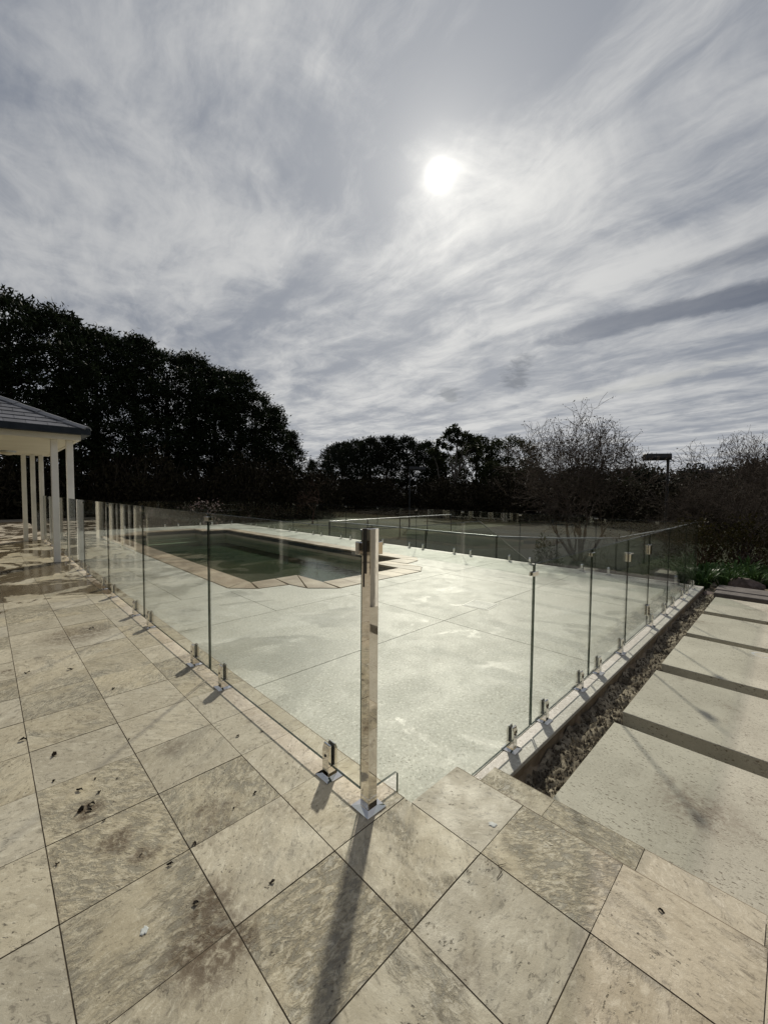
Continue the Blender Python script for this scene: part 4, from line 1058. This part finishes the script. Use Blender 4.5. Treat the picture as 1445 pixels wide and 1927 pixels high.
# bare deciduous trees
def bare(seed, stems, h, spread, depth=5, mat=M_TWIG, r0=.06, seeds=True, nb=(2, 4), up=.10, tw=.0045, lr=(.62, .92)):
    rg = np.random.default_rng(seed); big = []; small = []; tips = []
    def grow(p, d, r, L, lvl):
        k = 5 if lvl < 3 else 4; pts = [p]; dd = d.copy()
        for i in range(k - 1):
            dd = dd + rg.normal(size=3) * (.13 + .03 * lvl) + np.array([0, 0, up]); dd /= np.linalg.norm(dd); pts.append(pts[-1] + dd * L / (k - 1))
        pts = np.array(pts); r1 = max(r * .68, tw)
        (big if lvl < 3 else small).append((pts, np.linspace(r, r1, k), 7 if lvl < 2 else (5 if lvl < 3 else 3)))
        if lvl >= depth: tips.append((pts[-1], dd)); return
        for c in range(rg.integers(nb[0], nb[1] + 1)):
            q = pts[-1] if c < 2 else pts[rg.integers(1, k - 1)]
            nd = dd + rg.normal(size=3) * spread * np.array([1, 1, .6]); nd /= np.linalg.norm(nd)
            grow(q, nd, max(r1 * rg.uniform(.62, .85), tw), L * rg.uniform(*lr), lvl + 1)
    for (x, y, dx, dy) in stems: grow(np.array([x, y, 0.]), np.array([dx, dy, 1.]) / np.linalg.norm([dx, dy, 1.]), r0, h * .26, 0)
    tr = tubes_mesh('trunk', big, mat); tg = tubes_mesh('twigs', small, mat)
    sd = None
    if seeds:
        T = np.array([t[0] for t in tips]); Dd = np.array([t[1] for t in tips]); pick = rg.random(len(T)) < .45
        T = T[pick]; Dd = Dd[pick]; idx = np.repeat(np.arange(len(T)), 3); m = len(idx)
        P = T[idx] + rg.normal(size=(m, 3)) * .045; L = rg.uniform(.03, .075, m)
        sd = cards_mesh('seed_heads', P, Dd[idx] + rg.normal(size=(m, 3)) * .8, L, L * .6, M_SEED, rg)
    return tr, tg, sd
def put_bare(loc, label, m, rotz=0, s=1.0):
    t = empty('bare_tree', loc, label, 'tree', rotz=rotz); t.scale = (s, s, s)
    share('trunk', m[0], t); share('twigs', m[1], t)
    if m[2]: share('seed_heads', m[2], t)
    return t
# local x = v, y = u.  the near bare tree leans three stems out of one foot
BT1 = bare(43, [(-.05, .05, -.66, .74), (.02, .0, .02, .08), (.10, -.05, .66, -.62), (.0, .1, -.22, .30), (.05, -.02, .34, -.20)], 4.45, .36, 7, M_TWIG, .07, nb=(2, 3), up=.07, tw=.005, lr=(.70, .93))
put_bare(W(5.3, 14.9, GZ), 'large bare spreading tree with several leaning stems beyond the fence', BT1)
BT2 = bare(47, [(0, 0, .0, .05), (.03, .02, .42, -.36), (0, .05, -.46, .42), (.02, 0, .2, .2)], 4.4, .38, 7, M_TWIG, .06, nb=(2, 3), up=.06, tw=.005, lr=(.70, .93))
put_bare(W(.95, 15.0, -.75), 'bare spreading tree on the right, above the strap leaved plants', BT2, .4, .74)
put_bare(W(1.9, 16.6, -.85), 'slender bare tree on the far right, left of the larger bare tree', BT2, 2.6, .55)
BT3 = bare(53, [(0, 0, .1, .1)], 3.8, .75, 5, M_TWIG2, .07, False, (2, 4), .0)
put_bare(W(25.5, 17.6, GZ), 'small reddish bare tree in front of the dark conifers beyond the pool', BT3, .0, 1.0)

# ------------------------------------------------------------------ garden on the right
HG = [shrub_mesh(330 + i, 1.0, 1.0, 1.7, 2600, M_OLIVE, (.04, .11), .5) for i in range(2)]
HS = stems_mesh(340, .9, .9, 1.6, 40, M_TWIG2, .012)
for i, (v, u, s, lb) in enumerate(((14.2, 1.9, .9, 'rusty green shrub behind the strap leaves, next to the glass fence end'), (14.6, .95, .95, 'rusty green shrub round the foot of the right bare tree'), (15.6, .2, .85, 'dark shrub right of the bare tree trunk'), (18.5, -.6, 1.1, 'dark shrub at the right edge beyond the lawn'))):
    t = empty('garden_shrub', W(u, v, -.95), lb, 'shrub', rotz=i); t.scale = (s, s, s); share('foliage', HG[i % 2], t); share('stems', HS, t)
t = empty('round_bush', W(4.75, 11.0, -.95), 'small round leafy bush behind the far glass fence', 'bush')
share('foliage', shrub_mesh(350, .42, .42, 1.05, 1500, M_BUSH, (.04, .09), .5), t); share('stems', stems_mesh(351, .35, .35, .9, 24), t)
t = empty('flowering_shrub', W(23.5, 8.6, GZ), 'low shrub with pale pink flowers beyond the head of the pool', 'shrub')
share('foliage', shrub_mesh(352, 1.7, 1.7, 1.5, 2600, M_SHRUB, (.08, .2), .45), t); share('flowers', shrub_mesh(353, 1.75, 1.75, 1.6, 320, M_PETAL, (.08, .16), .8, 'flowers'), t)
t = empty('flowering_shrub', W(23.3, 6.0, GZ), 'smaller shrub with sparse pale flowers seen behind the fence joint', 'shrub'); t.scale = (.8, .8, .85)
share('foliage', shrub_mesh(354, 1.5, 1.5, 1.4, 2000, M_SHRUB, (.08, .2), .45), t); share('flowers', shrub_mesh(355, 1.5, 1.5, 1.5, 160, M_PETAL, (.08, .16), .8, 'flowers'), t)
def strap_mesh(seed, n=64, h=.62):
    rg = np.random.default_rng(seed); V = []; F = []; b = 0
    for i in range(n):
        a = rg.random() * 6.28; L = h * rg.uniform(.6, 1.15); out = rg.uniform(.25, .95); w = rg.uniform(.016, .030)
        d = np.array([math.cos(a), math.sin(a), 0]); s = np.array([-d[1], d[0], 0]); o = d * rg.uniform(0, .07) + s * rg.normal() * .03
        for j, q in enumerate((0, .3, .6, .85, 1.0)):
            p = o + d * out * L * q ** 1.2 * .75 + np.array([0, 0, L * (q * 1.25 - q ** 2.4 * (.35 + .5 * out))])
            ww = w * (1 - q ** 3) + .001; V += [p - s * ww, p + s * ww]
        for j in range(4): F.append([b + 2 * j, b + 2 * j + 1, b + 2 * j + 3, b + 2 * j + 2])
        b += 10
    return quads_mesh('leaves', np.array(V), np.array(F), M_GREEN)
ST = [strap_mesh(400 + i) for i in range(4)]
rg = np.random.default_rng(77)
sp = [(10.35, 1.28), (10.6, .92), (10.7, 1.6), (11.1, 1.25), (11.0, .55), (11.4, .85), (11.6, 1.5), (11.7, .45), (11.9, 1.1), (12.1, .1), (12.2, .7), (11.35, .15), (12.5, 1.4), (12.7, .4), (12.4, 1.0), (13.0, .75)]
for i, (v, u) in enumerate(sp):
    t = empty('strap_plant', W(u, v, float(soil_z(np.array([u]), np.array([v]))[0]) - .02 if v < 11.5 else -.62), 'strap leaved green plant in the clump at the end of the path', 'plant', 'strap leaved plants at the path end', rotz=i * 1.1)
    s = rg.uniform(.85, 1.15); t.scale = (s, s, s); share('leaves', ST[i % 4], t)
def rock_mesh(seed, rx, ry, rz, mat):
    b = bmesh.new(); bmesh.ops.create_icosphere(b, subdivisions=3, radius=1); rg = np.random.default_rng(seed); k = rg.normal(size=(14, 3)); k /= np.linalg.norm(k, axis=1, keepdims=True)
    for v in b.verts:
        p = np.array(v.co); q = 1.0
        for kk in k: q = min(q, .72 / max(.01, p @ kk)) if p @ kk > .72 else q
        q *= 1 + .06 * math.sin(p[0] * 7 + seed) * math.cos(p[1] * 9)
        v.co = Vector((p[0] * rx * q, p[1] * ry * q, p[2] * rz * q))
    m = bpy.data.meshes.new('rock'); b.to_mesh(m); b.free(); m.materials.append(mat); return m
o = share('garden_rock', rock_mesh(5, .17, .36, .20, M_ROCK)); o.location = W(.66, 10.55, -.40); tag(o, 'rough brown rock lying behind the timber sleepers', 'rock')
o = share('garden_rock', rock_mesh(9, .13, .17, .10, M_ROCK)); o.location = W(1.08, 9.75, -.50); tag(o, 'small reddish stone between the kerb end and the sleepers', 'rock')
b = bmesh.new(); box(b, -.55, .55, -.32, .32, -.3, 0); bev(b, .01); o = link('stone_block', b, M_SLAB); o.location = W(2.05, 13.05, -.66); tag(o, 'flat pale stone slab on the grass seen through the end of the path fence', 'slab')
b = bmesh.new(); box(b, -.22, .22, -.22, .22, -.3, 0); bev(b, .01); o = link('stone_block', b, M_SLAB); o.location = W(4.0, 11.9, -.66); tag(o, 'pale square block at the foot of the large bare tree', 'block')

# ------------------------------------------------------------------ tennis court: low mesh fence and lamp poles
cf = empty('court_fence', W(0, 0, 0), 'low black chain link fence with pale top rail round the sunken court', 'fence')
RZ = .10
run = [(14.9, 20.5), (14.7, 11.05), (6.4, 11.15), (4.95, 12.1), (3.75, 13.5), (3.45, 18.6), (3.35, 25)]
lines = [(np.array([W(u, v, RZ) for u, v in run[i:i + 2]]), [.021, .021], 8) for i in range(len(run) - 1)]
for l_ in lines: share('top_rail', tubes_mesh('top_rail', [l_], M_GALV), cf)
b = bmesh.new(); prism(b, [(14.65, 11.1), (6.42, 11.2), (4.97, 12.15), (3.8, 13.52), (3.5, 18.6), (3.4, 36), (15.2, 36)], GZ - .2, GZ + .012); tag(link('court_surface', b, M_COURT), kind='structure')
PM = tubes_mesh('fence_post', [(np.array([[0, 0, GZ], [0, 0, -.4], [0, 0, RZ - .002]]), [.03, .03, .03], 8)], M_BLACK)
wl = []
for i in range(len(run) - 1):
    a = np.array(run[i]); b_ = np.array(run[i + 1]); L = np.linalg.norm(b_ - a); k = max(1, round(L / 2.4))
    for j in range(k): p = a + (b_ - a) * j / k; share('fence_post', PM, cf, W(p[0], p[1], 0))
    d = (b_ - a) / L; h = RZ - GZ - .05
    st_ = .065 if i in (1, 2, 3) else .13
    for x in np.arange(-h, L, st_):
        for s in (1, -1):
            x0, x1 = (x, x + h) if s == 1 else (x + h, x)
            z0, z1 = GZ + .02, RZ - .03
            pa_, pb_ = np.array([x0, z0]), np.array([x1, z1])
            # clip to the run
            def lerp(t): return pa_ + (pb_ - pa_) * t
            ts = sorted([0., 1.] + [t for t in ((0 - x0) / (x1 - x0), (L - x0) / (x1 - x0)) if 0 < t < 1])
            for t0, t1 in zip(ts[:-1], ts[1:]):
                mid = lerp((t0 + t1) / 2)
                if 0 < mid[0] < L:
                    q0, q1 = lerp(t0), lerp(t1)
                    wl.append((np.array([W(*(a + d * q0[0]), q0[1]), W(*(a + d * q1[0]), q1[1])]), [.0022, .0022], 3))
tag(share('wire_mesh', tubes_mesh('wire_mesh', wl, M_BLACK), cf), kind='stuff')
def lamp(u, v, z, du, dv, lab_, s=1.0):
    t = empty('floodlight_pole', W(u, v, GZ), lab_, 'floodlight', 'floodlight poles round the court')
    share('pole', tubes_mesh('pole', [(np.array([[0, 0, 0], [0, 0, 1.5], [0, 0, z - GZ]]), [.055, .05, .05], 8)], M_BLACK), t)
    b = bmesh.new(); L = math.hypot(du, dv)
    prof = [(-.12, 0), (.12, 0), (.14, -.16), (.12, -.26), (-.12, -.26), (-.14, -.16)]
    x = Vector((dv, du, 0)).normalized(); y = Vector((-x.y, x.x, 0))
    A = [b.verts.new(x * -.06 + y * p + Vector((0, 0, z - GZ + .02 + q))) for p, q in prof]; B = [b.verts.new(x * L + y * p + Vector((0, 0, z - GZ + .0 + q))) for p, q in prof]
    b.faces.new(A); b.faces.new(B)
    for i in range(6): b.faces.new((A[i], A[(i + 1) % 6], B[(i + 1) % 6], B[i]))
    bev(b, .01); lh = link('lamp_head', b, M_BLACK, t)
    return t
lamp(3.62, 19.26, 3.02, .66, -.66, 'black floodlight pole with boxy lamp head, the nearest on the right')
lamp(3.74, 33.4, 3.06, .7, -.7, 'farther black floodlight pole on the right, half lost in bare twigs')
lamp(18.8, 21.0, 3.2, -.75, .75, 'black floodlight pole standing in front of the dark conifers')

# ------------------------------------------------------------------ small litter on the terrace
def leaf_litter(seed, L):
    rg = np.random.default_rng(seed); b = bmesh.new(); n = 7
    rows_ = []
    for i in range(n):
        q = i / (n - 1); w = L * .30 * math.sin(math.pi * min(max(q, .04), .96)) * rg.uniform(.75, 1.2); z = L * .16 * math.sin(q * 3.0 + seed) ** 2 + .002
        c = b.verts.new(((q - .5) * L, L * .08 * math.sin(q * 4 + seed), z)); l_ = b.verts.new(((q - .5) * L, w, z + L * .14 * rg.random())); r_ = b.verts.new(((q - .5) * L, -w, z + L * .14 * rg.random())); rows_.append((l_, c, r_))
    for a, b2_ in zip(rows_[:-1], rows_[1:]):
        b.faces.new((a[0], a[1], b2_[1], b2_[0])); b.faces.new((a[1], a[2], b2_[2], b2_[1]))
    bmesh.ops.solidify(b, geom=b.faces[:], thickness=.0012)
    m = bpy.data.meshes.new('dry_leaf'); b.to_mesh(m); b.free(); m.materials.append(M_DRY); return m
LM = [leaf_litter(i, 1.0) for i in range(5)]
lit = [(2.204, 1.005, .026), (2.15, 1.125, .020), (2.715, .23, .040), (2.47, .206, .024), (2.306, .283, .034), (2.229, .347, .024), (2.348, .351, .018), (2.155, .267, .040), (2.167, .307, .032), (2.130, .295, .026), (2.277, .428, .014),
       (1.721, .865, .024), (1.701, .754, .014), (1.632, .562, .026), (1.604, .463, .024), (1.386, .478, .024), (1.273, .703, .024), (1.725, .395, .014), (.267, 1.595, .022), (.088, 1.76, .03), (3.35, .62, .035), (3.95, .45, .04), (4.1, .2, .045), (5.0, .75, .05), (2.02, .330, .018), (3.0, .12, .04), (2.6, .55, .016), (1.9, .16, .02)]
rg = np.random.default_rng(12)
for i, (u, v, L) in enumerate(lit):
    o = share('dry_leaf', LM[i % 5]); o.location = W(u, v, .001 if v < 1.712 else -.174); o.rotation_euler = (0, 0, rg.uniform(0, 6.28)); o.scale = (L * .95, L * .95, L * 1.3)
    tag(o, 'small dark curled dead leaf lying on the pale terrace tiles', 'leaf', 'dead leaves on the terrace')
def dropping(u, v, r, seed, lab_):
    rg = np.random.default_rng(seed); b = bmesh.new(); k = 16; c = b.verts.new((0, 0, .0022))
    rr = [r * rg.uniform(.7, 1.15) for _ in range(k)]
    m_ = [b.verts.new((math.cos(i * 6.283 / k) * rr[i] * .75, math.sin(i * 6.283 / k) * rr[i] * .55, .0018)) for i in range(k)]
    e_ = [b.verts.new((math.cos(i * 6.283 / k) * rr[i], math.sin(i * 6.283 / k) * rr[i] * .75, .0002)) for i in range(k)]
    for i in range(k): b.faces.new((c, m_[i], m_[(i + 1) % k])); b.faces.new((m_[i], e_[i], e_[(i + 1) % k], m_[(i + 1) % k]))
    o = link('bird_dropping', b, M_DROP); o.location = W(u, v, .001); o.rotation_euler = (0, 0, seed); tag(o, lab_, 'dropping')
dropping(1.412, .329, .016, 1, 'white bird dropping on the tile lower left, near the brown stain')
dropping(.854, 1.507, .020, 2, 'pale bird dropping on the tile right of the corner post')
t = share('dry_twig', tubes_mesh('dry_twig', [(np.array([[0, 0, .003], [.035, -.012, .006], [.055, .004, .004], [.075, -.020, .003]]), [.0014, .0016, .0014, .0008], 5), (np.array([[.055, .004, .004], [.066, .010, .006]]), [.0012, .0006], 4)], M_TWIG))
t.location = W(.715, 1.30, .0); t.rotation_euler = (0, 0, .35); tag(t, 'thin bent dry twig lying across a tile joint', 'twig')

# ------------------------------------------------------------------ tell look-alikes apart by their order across the view
R_ = Vector((0.712514, -0.701610, 0)); F_ = Vector((0.701117, 0.711461, 0))
WORD = ['first', 'second', 'third', 'fourth', 'fifth', 'sixth', 'seventh', 'eighth', 'ninth', 'tenth', 'eleventh', 'twelfth', 'thirteenth', 'fourteenth']
def rank(group, text):
    L = [o for o in bpy.data.objects if o.get('group') == group]
    L.sort(key=lambda o: o.location.dot(R_) / max(.1, o.location.dot(F_)))
    for i, o in enumerate(L): o['label'] = text.replace('#', WORD[i] if i < len(L) - 1 else 'rightmost')
rank('cypress row behind the house', '# dark cypress from the left in the tall close row behind the house')
rank('shrubs below the cypress row', '# shrub from the left in the black understorey below the cypress row')
rank('shrubs beyond the court', '# dark shrub from the left under the conifers beyond the court')
rank('brown shrubs behind the bare trees', '# brown shrub from the left in the tangle behind the bare trees')
rank('distant trees on the skyline', '# far flat topped tree from the left on the skyline behind the floodlights')
for g_ in ('cypress row behind the house', 'shrubs below the cypress row', 'shrubs beyond the court', 'brown shrubs behind the bare trees', 'distant trees on the skyline'):
    for o in bpy.data.objects:
        if o.get('group') == g_ and o['label'].startswith('rightmost'): o['label'] = o['label'].replace(' from the left', '')
